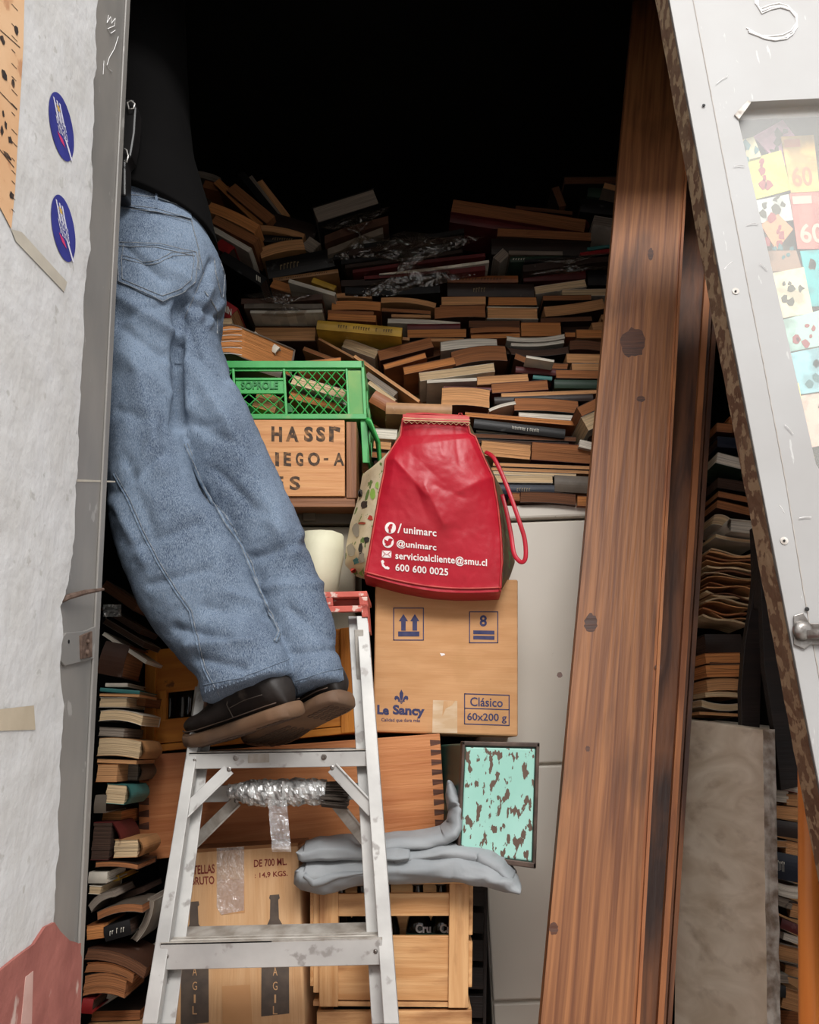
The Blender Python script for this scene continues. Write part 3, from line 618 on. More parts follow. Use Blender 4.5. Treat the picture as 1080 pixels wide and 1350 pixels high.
# ---- Le Sancy cardboard box
fr=Fr(((495,762),(683,764),(683,971),(492,965)),1.80)
t=thing('cardboard_box',fr.p(.5,0,.1),'brown cardboard box with navy arrows and brand print, directly under the red bag','box')
q=MB(); fr.box(q,0,1,0,1,0,.29); q.build('carton',CARD,t,bevel=.004)
f=planef(fr)
q=MB(); frame_decal(q,518.5,801,559,844.5,1.3,f)
decal(q,[(525,832.5),(553,832.5),(553,839),(525,839)],f)
for x in (532,547): decal(q,[(x,809.5),(x+6,819),(x+3,819),(x+3,831.5),(x-3,831.5),(x-3,819),(x-6,819)],f)
q.build('this_way_up_mark',INKB,t)
q=MB(); frame_decal(q,618.5,806,657,848,1.3,f); text(q,'8',rect(632.5,811,642,826),f,bold=.03)
decal(q,[(624,831),(652,831.5),(652,836.5),(624,836)],f); decal(q,[(624,838),(652,838.5),(652,843.5),(624,843)],f); q.build('stacking_mark',INKB,t)
q=MB(); frame_decal(q,612,914,672,955,1.3,f,dy=2); decal(q,[(612,933),(672,935),(672,936.3),(612,934.3)],f)
text(q,'Clásico',rect(620,919,663,931,1.5),f,bold=.015); text(q,'60x200 g',rect(616,939.5,668,952.5,1.5),f,bold=.015); q.build('contents_print',INKB,t)
q=MB(); text(q,'Le',((497.5,929),(513,930.5),(513,943),(497.5,941.5)),f,bold=.045); text(q,'Sancy',((518,929),(560,931),(560,947.5),(518,945.5)),f,bold=.045)
text(q,'Calidad que dura más',rect(503,946.5,554,952.5,1),f,bold=.01)
def mir(pts,cx): return [(2*cx-x,y) for x,y in pts][::-1]
cx=529.3
decal(q,[(cx,909),(cx+2.6,914),(cx+2.2,919),(cx+1.2,923),(cx-1.2,923),(cx-2.2,919),(cx-2.6,914)],f)
lf=[(cx-1.6,923),(cx-3,919.5),(cx-5.5,917),(cx-8.5,918),(cx-9.3,921),(cx-7.6,923.6),(cx-6.6,921.6),(cx-5,922),(cx-3.4,924)]
decal(q,lf,f); decal(q,mir(lf,cx),f); decal(q,[(cx-4.5,923.6),(cx+4.5,923.6),(cx+4.5,925),(cx-4.5,925)],f); decal(q,[(cx-2.4,926),(cx+2.4,926),(cx,928)],f)
q.build('brand_print',INKB,t)
q=MB(); decal(q,[(571,923),(603,924),(603,966.5),(570,966)],f,lift=.0005); decal(q,[(585,924),(600,924),(596,930),(588,934),(583,945)],f,lift=.0009,mi=1); q.build('paper_tape',[M('torn_white_tape',(214,192,164),(196,164,128),st=(1,1,4),sc=16,rough=.8),CARDP],t)
q=MB(); decal(q,[(580,861),(586,861.5),(587,863.5),(582,865)],f); q.build('paper_fleck',WHITEP,t)

# ---- dovetailed drawer box
fr=Fr(((183,996),(580,967),(588,1094),(183,1135)),1.75)
t=thing('wooden_box',fr.p(.5,0,.1),'long orange-brown wooden drawer box with dovetailed ends, behind the ladder','box')
q=MB(); fr.box(q,0,1,0,1,0,.02); q.build('front_board',W_DOV,t,bevel=.0015)
q=MB(); fr.box(q,.958,1,0,1,.02,.3,g='v'); q.build('side_board',W_DOVT,t)
q=MB(); fr.box(q,0,.042,0,1,.02,.3,g='v'); q.build('side_board',W_DOVT,t)
q=MB(); fr.box(q,.04,.96,0,.03,.02,.3); fr.box(q,.04,.96,.96,1,.02,.3); q.build('base_board',W_DOV,t)
f=planef(fr)
def dove(n,left):
    q=MB()
    for k in range(n):
        v0=.05+k*(.93/n); v1=v0+.6*.93/n; d=.012*.4
        if left: pts=[(0,v0+.012),(.034,v0-.002),(.034,v1+.002),(0,v1-.012)]
        else: pts=[(1,v0+.012),(.966,v0-.002),(.966,v1+.002),(1,v1-.012)]
        q.add([fr.p(u,v,-.0005) for u,v in pts],[(0,1,2,3)])
    return q
dove(8,True).build('dovetail_joint',W_DOVT,t); dove(9,False).build('dovetail_joint',W_DOVT,t)

# ---- ochre crate
fr=Fr(((193,858),(472,826),(474,965),(190,992)),1.765)
t=thing('wooden_crate',fr.p(.5,0,.1),'ochre yellow painted wooden crate with hand slots, behind the feet on the drawer box','crate')
q=MB(); fr.box(q,.04,.93,.56,1,0,.014); q.build('upper_board',W_YEL,t,bevel=.0015)
q=MB(); fr.box(q,.04,.93,.07,.30,0,.014); q.build('lower_board',W_YEL,t,bevel=.0015)
q=MB(); fr.box(q,-.01,.99,-.005,.062,-.004,.014); q.build('bottom_rail',W_YEL,t,bevel=.0015)
q=MB(); fr.box(q,0,.052,.0,1,-.008,.03,g='v'); fr.box(q,-.012,.012,.0,.33,-.012,.03,g='v'); q.build('corner_post',W_YEL,t,bevel=.002)
q=MB(); fr.box(q,.915,.985,.0,1,-.006,.03,g='v'); q.build('corner_post',W_YEL,t,bevel=.002)
q=MB(); fr.box(q,.05,.10,.28,.58,-.002,.014,g='v'); q.build('slot_cheek',W_YEL,t,bevel=.001)
q=MB(); fr.box(q,0,.02,.0,1,.03,.27,g='w'); q.build('side_board',W_YEL,t)
q=MB(); fr.box(q,.96,.98,.0,1,.03,.27,g='w'); q.build('side_board',W_YEL,t)
q=MB(); fr.box(q,0,.98,0,.04,.014,.27); q.build('floor_board',W_YEL,t)
CRATE_FR=fr
def bottle(x,y0,y1,Y,label,grp,r=.033,lab=None):
    b=P(x,y1,Y); h=P(x,y0,Y).z-b.z; t=thing('bottle',b,label,'bottle',grp)
    q=MB(); q.lathe(b,(0,0,1),[(r*.9,0),(r,.01),(r,h*.58),(r*.85,h*.66),(r*.42,h*.78),(r*.4,h*.94),(r*.46,h*.95)],18); q.build('glass',GLASSD,t,smooth=True)
    q=MB(); q.lathe(b+Vector((0,0,h*.95)),(0,0,1),[(r*.48,0),(r*.5,h*.01),(r*.42,h*.05)],18); q.build('cap',STEEL,t)
    if lab:
        q=MB(); q.lathe(b+Vector((0,0,h*.36)),(0,0,1),[(r*1.015,0),(r*1.015,h*.2)],18); l=q.build('label',LABELG,t,smooth=True)
        q=MB(); 
        def cf(x2,y2):
            d=ray(x2,y2); c=Vector((b.x,b.y,0)); 
            A_=d.x**2+d.y**2; o=CAM-c; B_=2*(o.x*d.x+o.y*d.y); C2_=o.x**2+o.y**2-(r*1.03)**2; s=(-B_-math.sqrt(max(0,B_*B_-4*A_*C2_)))/(2*A_); p=CAM+d*s
            return p,Vector((p.x-b.x,p.y-b.y,0)).normalized()
        text(q,lab[0],rect(*lab[1]),cf,bold=.04); q.build('lettering',WHITEP,l)
    return t
for i,x in enumerate((222,240,455)): bottle(x,840 if x<300 else 830,975 if x<300 else 950,1.86,['dark bottle seen through the left slot of the ochre crate, nearer its corner post','dark bottle seen through the left slot of the ochre crate, nearer the ladder','dark bottle inside the right end of the ochre crate'][i],'bottles in the ochre crate')

# ---- wine carton
fr=Fr(((236,1122),(393,1112),(402,1346),(226,1356)),1.66,D=(.10,1,0))
t=thing('cardboard_box',fr.p(.5,0,.1),'worn cardboard wine carton with grey bottle silhouettes, behind the ladder foot','box')
q=MB(); fr.box(q,0,1,-.25,1,0,.22); q.build('carton',CARDP,t,bevel=.004)
q=MB(); fr.box(q,.0,1,.985,1.005,-.001,.22); q.build('top_flap',CARDS,t)
f=planef(fr)
q=MB()
text(q,'BOTELLAS',((243,1142),(283,1139),(283.5,1151),(243,1154)),f,bold=.02); text(q,'PESO BRUTO',((228,1158),(282.5,1154.5),(283,1165.5),(228,1168)),f,bold=.02)
text(q,'DE 700 ML.',((335,1133.5),(378,1130.5),(378.5,1140.5),(335,1143.5)),f,bold=.02); text(q,': 14,9 KGS.',((336,1151),(379,1147.5),(379.5,1156),(336,1158.5)),f,bold=.02)
q.build('maroon_print',INKR,t)
def bottle_print(cx,sy,top,sh,bot,k):
    q=MB()
    decal(q,[(cx-6,top),(cx+6,top-1),(cx+7,top+4),(cx+5,top+6),(cx+6,sh-14),(cx+14,sh),(cx+19,sh+16),(cx+19.5,bot-2),(cx-17.5,bot+2),(cx-17,sh+16),(cx-12,sh),(cx-6,sh-14),(cx-5.5,top+6),(cx-7,top+4)],f)
    q.build('bottle_print',INKG,t)
    q=MB()
    ys=[(1227,'F'),(1244,'R'),(1279,'A'),(1298,'G'),(1315,'I'),(1330,'L')]
    for y,ch in ys:
        w_=1.2 if ch=='I' else 3
        text(q,ch,rect(cx+1-w_,y-4,cx+1+w_,y+7),f,lift=.0012,bold=0)
    q.build('bottle_lettering',CARDP,t)
bottle_print(256,0,1189,1232,1350,0); bottle_print(362,0,1180,1225,1338,1)
q=MB(); decal(q,[(286,1118),(322,1116),(322,1200),(292,1206),(286,1196)],f,lift=.0012); q.build('clear_tape',CLTAPE,t)
q=MB(); decal(q,[(293,1300),(330,1298),(333,1350),(294,1352)],f,lift=.0009); q.build('tape_patch',CARD,t)
q=MB(); decal(q,[(288,1160),(322,1158),(323,1203),(291,1206)],f,lift=.0007); q.build('tape_patch',CARD,t)

# ---- wooden bottle crates
def crate(fr,label,lower=False):
    t=thing('bottle_crate',fr.p(.5,0,.1),label,'crate'); DP=.24
    if not lower:
        for u0,u1 in ((.04,.27),(.78,.985)):
            q=MB(); fr.box(q,u0 if u0<.5 else .86,.16+.0 if u0<.5 else .985,.0,.965,-.006,.02,g='v'); q.build('corner_post',W_CRATE,t,bevel=.0015)
        q=MB(); fr.box(q,.0,.985,.962,1,-.008,.02); q.build('top_rail',W_CRATE,t,bevel=.0015)
        q=MB(); fr.box(q,.14,.87,.70,.885,0,.01); q.build('slat',W_CRATE,t,bevel=.0015)
        q=MB(); fr.box(q,.14,.87,.045,.545,0,.01); q.build('slat',W_CRATE,t,bevel=.0015)
        q=MB(); fr.box(q,.0,.045,.1,.97,.0,.02,g='v'); q.build('side_batten',W_CRATE,t,bevel=.001)
        for v0,v1 in ((.55,.97),(.15,.5)):
            q=MB(); fr.box(q,.985,1.01,v0,v1,.0,DP,g='w'); q.build('side_slat',W_CRATE,t,bevel=.001)
            q=MB(); fr.box(q,-.02,.0,v0,v1,.0,DP,g='w'); q.build('side_slat',W_CRATE,t,bevel=.001)
        q=MB(); fr.box(q,0,.99,0,.035,.0,DP); q.build('bottom_board',W_CRATE,t)
        q=MB(); fr.box(q,0,.99,.05,.9,DP,DP+.01); q.build('back_board',W_CRATE,t)
    else:
        q=MB(); fr.box(q,0,1,.72,.93,-.004,.012); q.build('top_rail',W_CRATE,t,bevel=.001)
        q=MB(); fr.box(q,0.02,.98,.0,.68,0,.012); q.build('slat',W_CRATE,t,bevel=.001)
        q=MB(); fr.box(q,0,.02,0,.93,.012,DP,g='w'); q.build('side_board',W_CRATE,t)
        q=MB(); fr.box(q,.98,1,0,.93,.012,DP,g='w'); q.build('side_board',W_CRATE,t)
    return t
fr=Fr(((413,1160),(622,1158),(620,1328),(413,1326)),1.66)
crate(fr,'pale wooden slatted bottle crate full of dark bottles, under the grey tarp')
grp='bottles in the pale wooden crate'
for i,x in enumerate((450,480,512,556,588)):
    bottle(x,1158,1318,1.74,['dark green bottle leftmost in the pale slatted crate','dark green bottle behind the ladder rail in the pale slatted crate','unlabelled dark green bottle just right of the ladder rail in the pale slatted crate','left of the two bottles with green labels in the pale slatted crate','right of the two bottles with green labels in the pale slatted crate'][i],grp,.026,None if i<3 else ('Cru',(x-8,1218,x+12,1230)))
fr=Fr(((418,1324),(622,1322),(622,1460),(418,1462)),1.66)
crate(fr,'lower wooden crate whose top rail shows under the slatted bottle crate',True)
# dark slats at the crate's right
t=thing('black_crate',P(634,1420,1.78),'dark slatted crate in shadow between the pale bottle crate and the white cabinet','crate')
fr=Fr(((612,1158),(643,1160),(640,1420),(612,1420)),1.84)
for k in range(7):
    q=MB(); fr.box(q,0,1,k/7,k/7+.11,0,.2); q.build('slat',W_DARK,t,bevel=.001)
q=MB(); fr.box(q,.86,1,0,1,-.004,.0,g='v'); q.build('corner_post',W_DARK,t)

# ---- worn mint tin
fr=Fr(((609,977),(711,979),(706,1145),(602,1131)),1.62,D=(-.2,1,0.0))
t=thing('metal_tin',fr.p(.5,0,.1),'rectangular metal tin with flaking mint green paint on the grey tarp','tin')
q=MB(); fr.box(q,.02,.98,.02,.98,.0,.2); q.build('tin_body',TINSIDE,t,bevel=.004)
q=MB(); fr.box(q,.05,.95,.05,.95,-.0015,.004); q.build('painted_face',TEALP,t,bevel=.003)
q=MB()
for a,b,c,d in ((0,1,0,.045),(0,1,.96,1),(0,.04,0,1),(.955,1,0,1)): fr.box(q,a,b,c,d,-.005,.012)
q.build('rolled_rim',TINRIM,t,bevel=.002)

# ---- folded grey tarp
t=MB()
def fold(mb,pts,Y,fl,seed,w=.004):
    ctr=[P(x,y,Y+dy) for x,y,r,dy in pts]; rr=[r*pxm(c) for c,(x,y,r,dy) in zip(ctr,pts)]
    # resample
    C2=[];R2=[]
    for i in range(len(ctr)-1):
        for k in range(8):
            u=k/8; C2.append(ctr[i].lerp(ctr[i+1],u)); R2.append(rr[i]*(1-u)+rr[i+1]*u)
    C2.append(ctr[-1]);R2.append(rr[-1]); n0=len(mb.v)
    mb.tube(C2,R2,28,flat=fl,fd=(0,1,.1))
    for v in mb.v[n0:]:
        s=v*18+Vector((seed,0,0)); a=v.copy(); a.z*=3
        c=v.copy(); c.x*=.35; c.z*=1.6; v.z+=w*noise.noise(c*26+Vector((seed,0,0)))+w*.5*noise.noise(a*30); v.y-=w*2.2*abs(noise.noise(c*34+Vector((0,seed,0)))); v.x+=w*.4*noise.noise(s*2)
fold(t,[(398,1140,10,0),(404,1146,22,0),(430,1149,22,0),(470,1143,19,0),(540,1140,20,0),(600,1140,20,.0),(640,1149,17,-.01),(668,1160,14,-.02),(682,1166,9,-.02)],1.65,.055,1,.006)
fold(t,[(397,1118,3,.0),(403,1122,12,0),(425,1119,16,0),(460,1116,15,0),(500,1121,11,0),(540,1122,10,0)],1.64,.05,3,.006)
fold(t,[(470,1112,7,0),(520,1108,9,0),(560,1106,11,0),(585,1102,12,0),(598,1090,11,0.0),(601,1072,10,.01),(597,1055,9,.02),(594,1042,5,.03),(593,1037,2,.03)],1.655,.05,5,.005)
fold(t,[(520,1128,5,0),(580,1118,12,0),(630,1126,14,0),(660,1142,12,-.01),(676,1156,7,-.015)],1.645,.045,8,.006)
fold(t,[(404,1150,5,0),(416,1158,9,0),(450,1150,6,0),(500,1145,5,0)],1.62,.03,9,.004)
t.build('folded_tarp',TARP,None,smooth=True,label='folded grey tarpaulin draped on the pale bottle crate',cat='tarp')

# ---- plain cartons and boxes lower down that carry the rest
for (x0,x1,yp,Y,dp_,lab,nm) in ((0,0,0,0,0,'',''),): pass
def support(a,b,label,m=CARD,name='cardboard_box'):
    q=MB(); q.box(a,b); t=thing(name,((a[0]+b[0])/2,(a[1]+b[1])/2,a[2]),label,'box'); q.build('carton',m,t,bevel=.004)
    q=MB(); q.box((a[0]+.001,a[1]+.001,b[2]),(b[0]-.001,b[1]-.001,b[2]+.001)); q.build('top_flap',m,t)
fz=P(320,1356,1.66).z
support((P(226,1356,1.66).x,1.69,0),(P(402,1350,1.66).x+.02,1.9,P(320,1410,1.66).z-.01),'plain brown carton on the floor under the wine carton')
support((P(420,1350,1.66).x,1.69,0),(P(622,1350,1.66).x,1.9,P(520,1463,1.66).z-.002),'plain brown carton on the floor under the bottle crates')
# ================================================================== stepladder
t=thing('stepladder',(P(355,1350,1.4).x,1.45,0),'worn aluminium stepladder with red top cap under the feet','ladder')
def rail(name,pts,w,Dv=(0,.03,0),mat=ALU,par=t,**k):
    # pts list of (px,py,Y), w px width to the right of the point
    q=MB()
    for (x0,y0,Y0,w0),(x1,y1,Y1,w1) in zip(pts,pts[1:]):
        a,b,c,d=P(x1,y1,Y1),P(x1+w1,y1,Y1),P(x0+w0,y0,Y0),P(x0,y0,Y0)
        D=Vector(Dv); q.hexa([a,b,c,d,a+D,b+D,c+D,d+D],ls=[Vector((p.z,p.x,p.y)) for p in (a,b,c,d,a+D,b+D,c+D,d+D)])
    return q.build(name,mat,par,bevel=.0012,**k)
# ladder front rails: outer flange (narrow, near) + web (recessed)
def Yl(y): return 1.425+(1240-y)*.00034      # plane of the front rails: leans back going up
def fl(pts): return [(x,y,Yl(y),w_) for x,y,w_ in pts]
def lng(pts):  # extend to floor
    (x0,y0,Y0,w0),(x1,y1,Y1,w1)=pts[-2],pts[-1]
    a,b=P(x0,y0,Y0),P(x1,y1,Y1); c=b+(b-a)*(b.z/(a.z-b.z)); x,y=proj(c); 
    return pts+[(x,y,c.y,w1*(b.y+.0)/(c.y)*1.0*0.9)]
# left rail
rail('front_rail',lng(fl([(262,893,12),(187,1350,20)])),0,(0,.022,0))
rail('front_rail_web',lng([(x,y,Yl(y)+.03,w_) for x,y,w_ in [(272,893,16),(203,1350,28)]]),0,(0,.004,0))
# right rail
rail('front_rail',lng(fl([(470,812,15),(506,1350,20)])),0,(0,.022,0))
rail('front_rail_web',lng([(x,y,Yl(y)+.03,w_) for x,y,w_ in [(459,812,14),(490,1350,22)]]),0,(0,.004,0))
# rear rails
def Yr(y): return 1.575+(y-1000)*.0001
rail('rear_rail',lng([(257,905,Yr(905),15),(196,1350,Yr(1350),17)]),0,(0,.02,0),ALUD)
rail('rear_rail',lng([(467,830,Yr(830),12),(494,1350,Yr(1350),15)]),0,(0,.02,0),ALUD)
def step(ya,yb,x0,x1,h,dep,lift=0):
    Y=Yl(ya)-.008
    a,b=P(x0,ya,Y),P(x1,yb,Y); c,d=P(x1,yb+h,Y),P(x0,ya+h,Y)
    s=thing('step',(a+b)/2,None,None); s.parent=t; s.location=(a+b)/2-WL[t]
    dz=Vector((0,dep,.004))
    q=MB(); q.hexa([d,c,b,a,d+Vector((0,.003,0)),c+Vector((0,.003,0)),b+Vector((0,.003,0)),a+Vector((0,.003,0))]); q.build('step_front',ALU,s,bevel=.001)
    q=MB(); u=Vector((0,0,-.003)); q.hexa([a+u,b+u,b,a,a+dz+u,b+dz+u,b+dz,a+dz])
    for k in range(5):
        o=Vector((0,dep*(k+.7)/5.6,.0005)); q.tube([a+o,b+o],.0011,4)
    q.build('tread',ALUD,s,label='ribbed grimy tread')
    q=MB()
    for x in (x0+.03*(x1-x0),x0+.97*(x1-x0),):
        y=ya+(yb-ya)*((x-x0)/(x1-x0))+h*.5; q.lathe(P(x,y,Y),(0,-1,0),[(.0035,0),(.0032,.0015),(.001,.0024)],10)
    q.build('rivets',STEEL,s,smooth=True)
    return Y
Ys=step(992,988,249,492,22,.085)
step(1243,1236,211,504,36,.10)
step(1560,1548,170,520,36,.10)
Y=Yl(990)-.009
for x,y in ((311,999),(427,998)):
    q=MB(); q.lathe(P(x,y,Y),(0,-1,0),[(.0052,0),(.005,.001),(.0028,.0014),(.0022,.0002)],14); q.build('bolt_head',STEEL,t)
q=MB(); q.prism([P(x,y,Y) for x,y in ((327,994),(355,993),(355,1005),(327,1006))],(0,-.0006,0)); q.build('spreader_plate',ALUD,t)
# diagonal braces
def strut(x0,y0,Y0,x1,y1,Y1,w_,m=ALU,nm='brace'):
    a,b=P(x0,y0,Y0),P(x1,y1,Y1); d=(b-a).normalized(); s=d.cross(Vector((0,1,0))).normalized()*w_/2; D=Vector((0,.006,0))
    q=MB(); q.hexa([a-s,b-s,b+s,a+s,a-s+D,b-s+D,b+s+D,a+s+D]); e=s*.75
    q.hexa([a+e,b+e,b+s*1.05,a+s*1.05,a+e-D*.6,b+e-D*.6,b+s*1.05-D*.6,a+s*1.05-D*.6])
    q.build(nm,m,t,bevel=.0006)
    for x,y,YY in ((x0,y0,Y0),(x1,y1,Y1)):
        r=MB(); r.lathe(P(x,y,YY-.001),(0,-1,0),[(.0042,0),(.004,.001),(.002,.002)],12); r.build('rivet',STEEL,t)
strut(302,1014,Yl(1014)+.0,238,1076,Yl(1076)-.004,.021); strut(438,1012,Yl(1012),492,1070,Yl(1070)-.004,.021)
strut(312,1056,Yr(1056)-.012,247,1120,Yr(1120)-.012,.021,ALUD); strut(442,1058,Yr(1058)-.012,488,1116,Yr(1116)-.012,.021,ALUD)
Yb=Yr(1040)-.008
q=MB(); a,b,c,d=P(256,1036,Yb),P(488,1032,Yb),P(488,1054,Yb),P(256,1058,Yb); D=Vector((0,.008,0)); q.hexa([d,c,b,a,d+D,c+D,b+D,a+D]); q.build('rear_crossbar',ALU,t,bevel=.001)
# red top cap
fr=Fr(((275,784),(484,779),(486,806),(276,811)),Yl(795)-.01,D=(0,1,.02))
q=MB(); fr.box(q,0,1,.72,1,0,.15); fr.box(q,0,1,.0,.30,0,.012); fr.box(q,0,.06,.3,.72,0,.012); fr.box(q,.23,.78,.3,.72,0,.012); fr.box(q,.945,1,.3,.72,0,.012)
fr.box(q,.955,1,-.28,.3,0,.014); fr.box(q,.99,1,-1.0,.7,.0,.06)
fr.box(q,0,1,.3,.72,.03,.034); q.build('top_cap',REDCAP,t,bevel=.004,label='scuffed red plastic top cap')
# ================================================================== wrapped brush on the crossbar
t=thing('wrapped_brush',P(375,1046,Yb-.03),'long brush wrapped in crumpled clear film lying along the ladder crossbar','brush')
pts=[];rr=[]
for k in range(71):
    u=k/70; pts.append(P(300+130*u,1042+4*u+2*math.sin(u*5),Yb-.026)); rr.append((.009+.011*min(1,u*4)+.003*math.sin(u*3))*(1+.03*math.sin(u*37)))
q=MB(); q.tube(pts,rr,36)
for v in q.v:
    s=noise.noise(v*110)+.6*noise.noise(v*260); v.z+=.0035*s; v.y+=.0035*noise.noise(v*150+Vector((3,1,2)))
q.build('crumpled_wrap',FOIL,t,smooth=False)
q=MB(); random.seed(8)
for k in range(150):
    a=random.uniform(0,6.28); r=random.uniform(.2,1)*.021; p=P(424,1047,Yb-.026)+Vector((0,math.cos(a)*r,math.sin(a)*r)); q.tube([p,p+Vector((.045+random.uniform(-.004,.004),math.cos(a)*.003,math.sin(a)*.003-.003))],.0011,3)
q.build('bristles',BRIST,t)
q=MB(); q.grid(lambda u,v: P(353+25*u+v*6,1055+68*v,Yb-.05)+Vector((0,.006*noise.noise(Vector((u*2,v*7,0))),0)),6,20); q.build('hanging_tape',CLTAPE,t,norm=False)
q=MB(); q.tube([P(373,1030,Yb-.05),P(373,1064,Yb-.051)],.002,5); q.build('string',FOIL,t)

# ================================================================== red bag
L=[(530,552),(527,575),(517,590),(507,606),(505,622),(499,650),(492,690),(486,725),(480,758)]
R_=[(617,556),(621,572),(628,576),(640,605),(652,630),(658,665),(662,700),(664,740),(661,768)]
YB=1.735
def ev(S,v):
    v=max(0,min(1,v))*(len(S)-1); i=min(int(v),len(S)-2); f_=v-i; return (S[i][0]*(1-f_)+S[i+1][0]*f_, S[i][1]*(1-f_)+S[i+1][1]*f_)
RID=[((520,605),(560,650),.012,9),((560,640),(585,690),.013,8),((548,640),(562,680),-.008,10),((600,650),(655,625),.008,8),((575,640),(610,655),-.007,9),((545,600),(600,650),-.006,14),((520,600),(515,640),.006,9),((575,560),(583,600),.005,8),((600,560),(605,610),-.004,8),((500,700),(540,690),.004,12),((600,700),(640,690),-.005,16),((620,580),(640,620),.007,8),((560,690),(575,720),.004,7),((610,720),(616,770),.003,6)]
def sd(x,y,a,b):
    dx,dy=b[0]-a[0],b[1]-a[1]; tt=max(0,min(1,((x-a[0])*dx+(y-a[1])*dy)/(dx*dx+dy*dy))); return math.hypot(x-a[0]-tt*dx,y-a[1]-tt*dy)
def bagf(u,v):
    l=ev(L,v); r=ev(R_,v); x=l[0]*(1-u)+r[0]*u; y=l[1]*(1-u)+r[1]*u+ (10*math.sin(math.pi*u)*max(0,v-.8)*5 if v>.8 else 0)+ (v**12)*12*u
    d=0
    for a,b,h,w_ in RID: d+=h*.62*math.exp(-(sd(x,y,a,b)/(w_*1.0)))
    d+=.0018*noise.noise(Vector((x*.035,y*.035,1)))+.0009*noise.noise(Vector((x*.12,y*.12,4)))
    dep=YB-.045*math.sin(math.pi*u)**.6*math.sin(math.pi*min(1,.12+v*.9))-d*.8
    return P(x,y,dep)
t=thing('shopping_bag',P(575,775,1.8),'red laminated shopping bag with white contact print on the arrow-marked box','bag')
q=MB(); q.grid(bagf,90,110); bag=q.build('front_panel',BAGRED,t,smooth=True,norm=False)
bvh=BVHTree.FromPolygons(q.v,q.f)
def hit(x,y):
    d=ray(x,y).normalized(); loc,nn,i,_=bvh.ray_cast(CAM,d)
    if loc is None: return P(x,y,YB-.03),Vector((0,-1,0))
    if nn.dot(d)>0: nn=-nn
    return loc,nn
q=MB(); q.grid(lambda u,v:bagf(.02 if u<.5 else .98,v)*1.0+Vector((0,.001,0)) if 0 else (lambda b:Vector((b.x,YB+.11,b.z+.01)))(bagf(u,v)),16,20); q.build('back_panel',BAGRED,t,smooth=True,norm=False)
# gussets (patterned sides bulging out)
q=MB()
GL=[(530,556),(520,585),(505,608),(488,618),(478,625),(474,650),(462,690),(456,722),(455,745),(470,760),(482,764)]
def gus(S,edge,v,u,Yf,dy):
    e=ev(edge,min(1,v)); o=ev(S,v); x=e[0]*(1-u)+o[0]*u; y=e[1]*(1-u)+o[1]*u
    return P(x,y,Yf+dy*u+.004*noise.noise(Vector((x*.08,y*.08,7)))-.012*math.sin(math.pi*u))
q.grid(lambda u,v:gus(GL,L,v,u,YB-.003,.09),14,50); GV,GF=list(q.v),list(q.f); q.build('side_gusset',BAGPAT,t,smooth=True,norm=False,label='cream gusset with comic-style print')
q=MB(); random.seed(21)
gb=BVHTree.FromPolygons(GV,GF)
def gh(x,y):
    d=ray(x,y).normalized(); loc,nn,i,_=gb.ray_cast(CAM,d)
    if loc is None: return P(x,y,YB+.05),Vector((0,-1,0))
    if nn.dot(d)>0: nn=-nn
    return loc,nn
for (x,y,a,b,mi) in ((492,650,5,9,0),(489,683,4,4,1),(481,665,5,6,2),(478,690,6,2,3),(470,700,6,10,4),(463,725,6,12,4),(477,735,6,8,4),(470,740,5,5,5),(478,755,5,4,0),(475,650,4,7,2),(466,752,5,4,1),(498,640,3,6,0),(484,712,5,4,2),(476,722,3,9,2)):
    n=9; decal(q,[(x+a*math.cos(6.28*k/n)*random.uniform(.6,1.1),y+b*math.sin(6.28*k/n)*random.uniform(.6,1.1)) for k in range(n)],gh,mi,lift=.0012)
q.build('gusset_print',[M('pr_green',(140,176,80)),M('pr_red',(176,60,50)),M('pr_black',(44,40,38)),M('pr_rust',(160,70,50)),M('pr_grey',(150,140,124)),M('pr_teal',(60,110,110))],t)
GR=[(620,560),(630,580),(642,606),(655,632),(664,650),(668,690),(676,715),(679,742),(672,762),(662,778)]
q=MB(); q.grid(lambda u,v:gus(GR,R_,v,u,YB-.003,.08),12,40); q.build('side_gusset',BAGPAT2,t,smooth=True,norm=False,label='dark patterned gusset')
# bottom fold
q=MB(); q.grid(lambda u,v:(lambda b:Vector((b.x,b.y+.002+.13*v,b.z-.008*math.sin(math.pi*v)+.004*v)))(bagf(u,1)),30,6); q.build('bag_base',BAGRED,t,smooth=True,norm=False)
# mouth with stitched rim
q=MB(); q.grid(lambda u,v:P(531+88*u,546+7*v+3*u,YB-.02-.01*math.sin(math.pi*u)+.004*(1-v)),20,3); q.build('mouth_band',BAGSEAM,t,norm=False)
q=MB(); 
for dy in (0,3): q.tube([P(532+88*u/12,551+dy+3*u/12,YB-.027-.01*math.sin(math.pi*u/12)) for u in range(13)],.0012,5)
q.tube([P(532+88*u/24,556+3*u/24+(2 if u%2 else -1),YB-.026-.012*math.sin(math.pi*u/24)) for u in range(25)],.0007,4)
q.build('mouth_stitching',STRAW,t)
q=MB(); q.tube([P(535,548,YB+.05),P(560,547,YB+.05),P(616,551,YB+.05)],.006,6); q.tube([P(604,552,YB-.02),P(605,545,YB-.01),P(609,545,YB-.01),P(610,552,YB-.02)],.0012,5); q.build('rear_rim',BAGSEAM,t)
# edge seams
q=MB()
for uu in (.012,.988): q.tube([bagf(uu,k/40)+Vector((0,-.002,0)) for k in range(41)],.0022,6)
q.tube([bagf(k/30,.985)+Vector((0,-.002,0)) for k in range(31)],.0022,6)
q.build('piping',BAGSEAM,t,smooth=True)
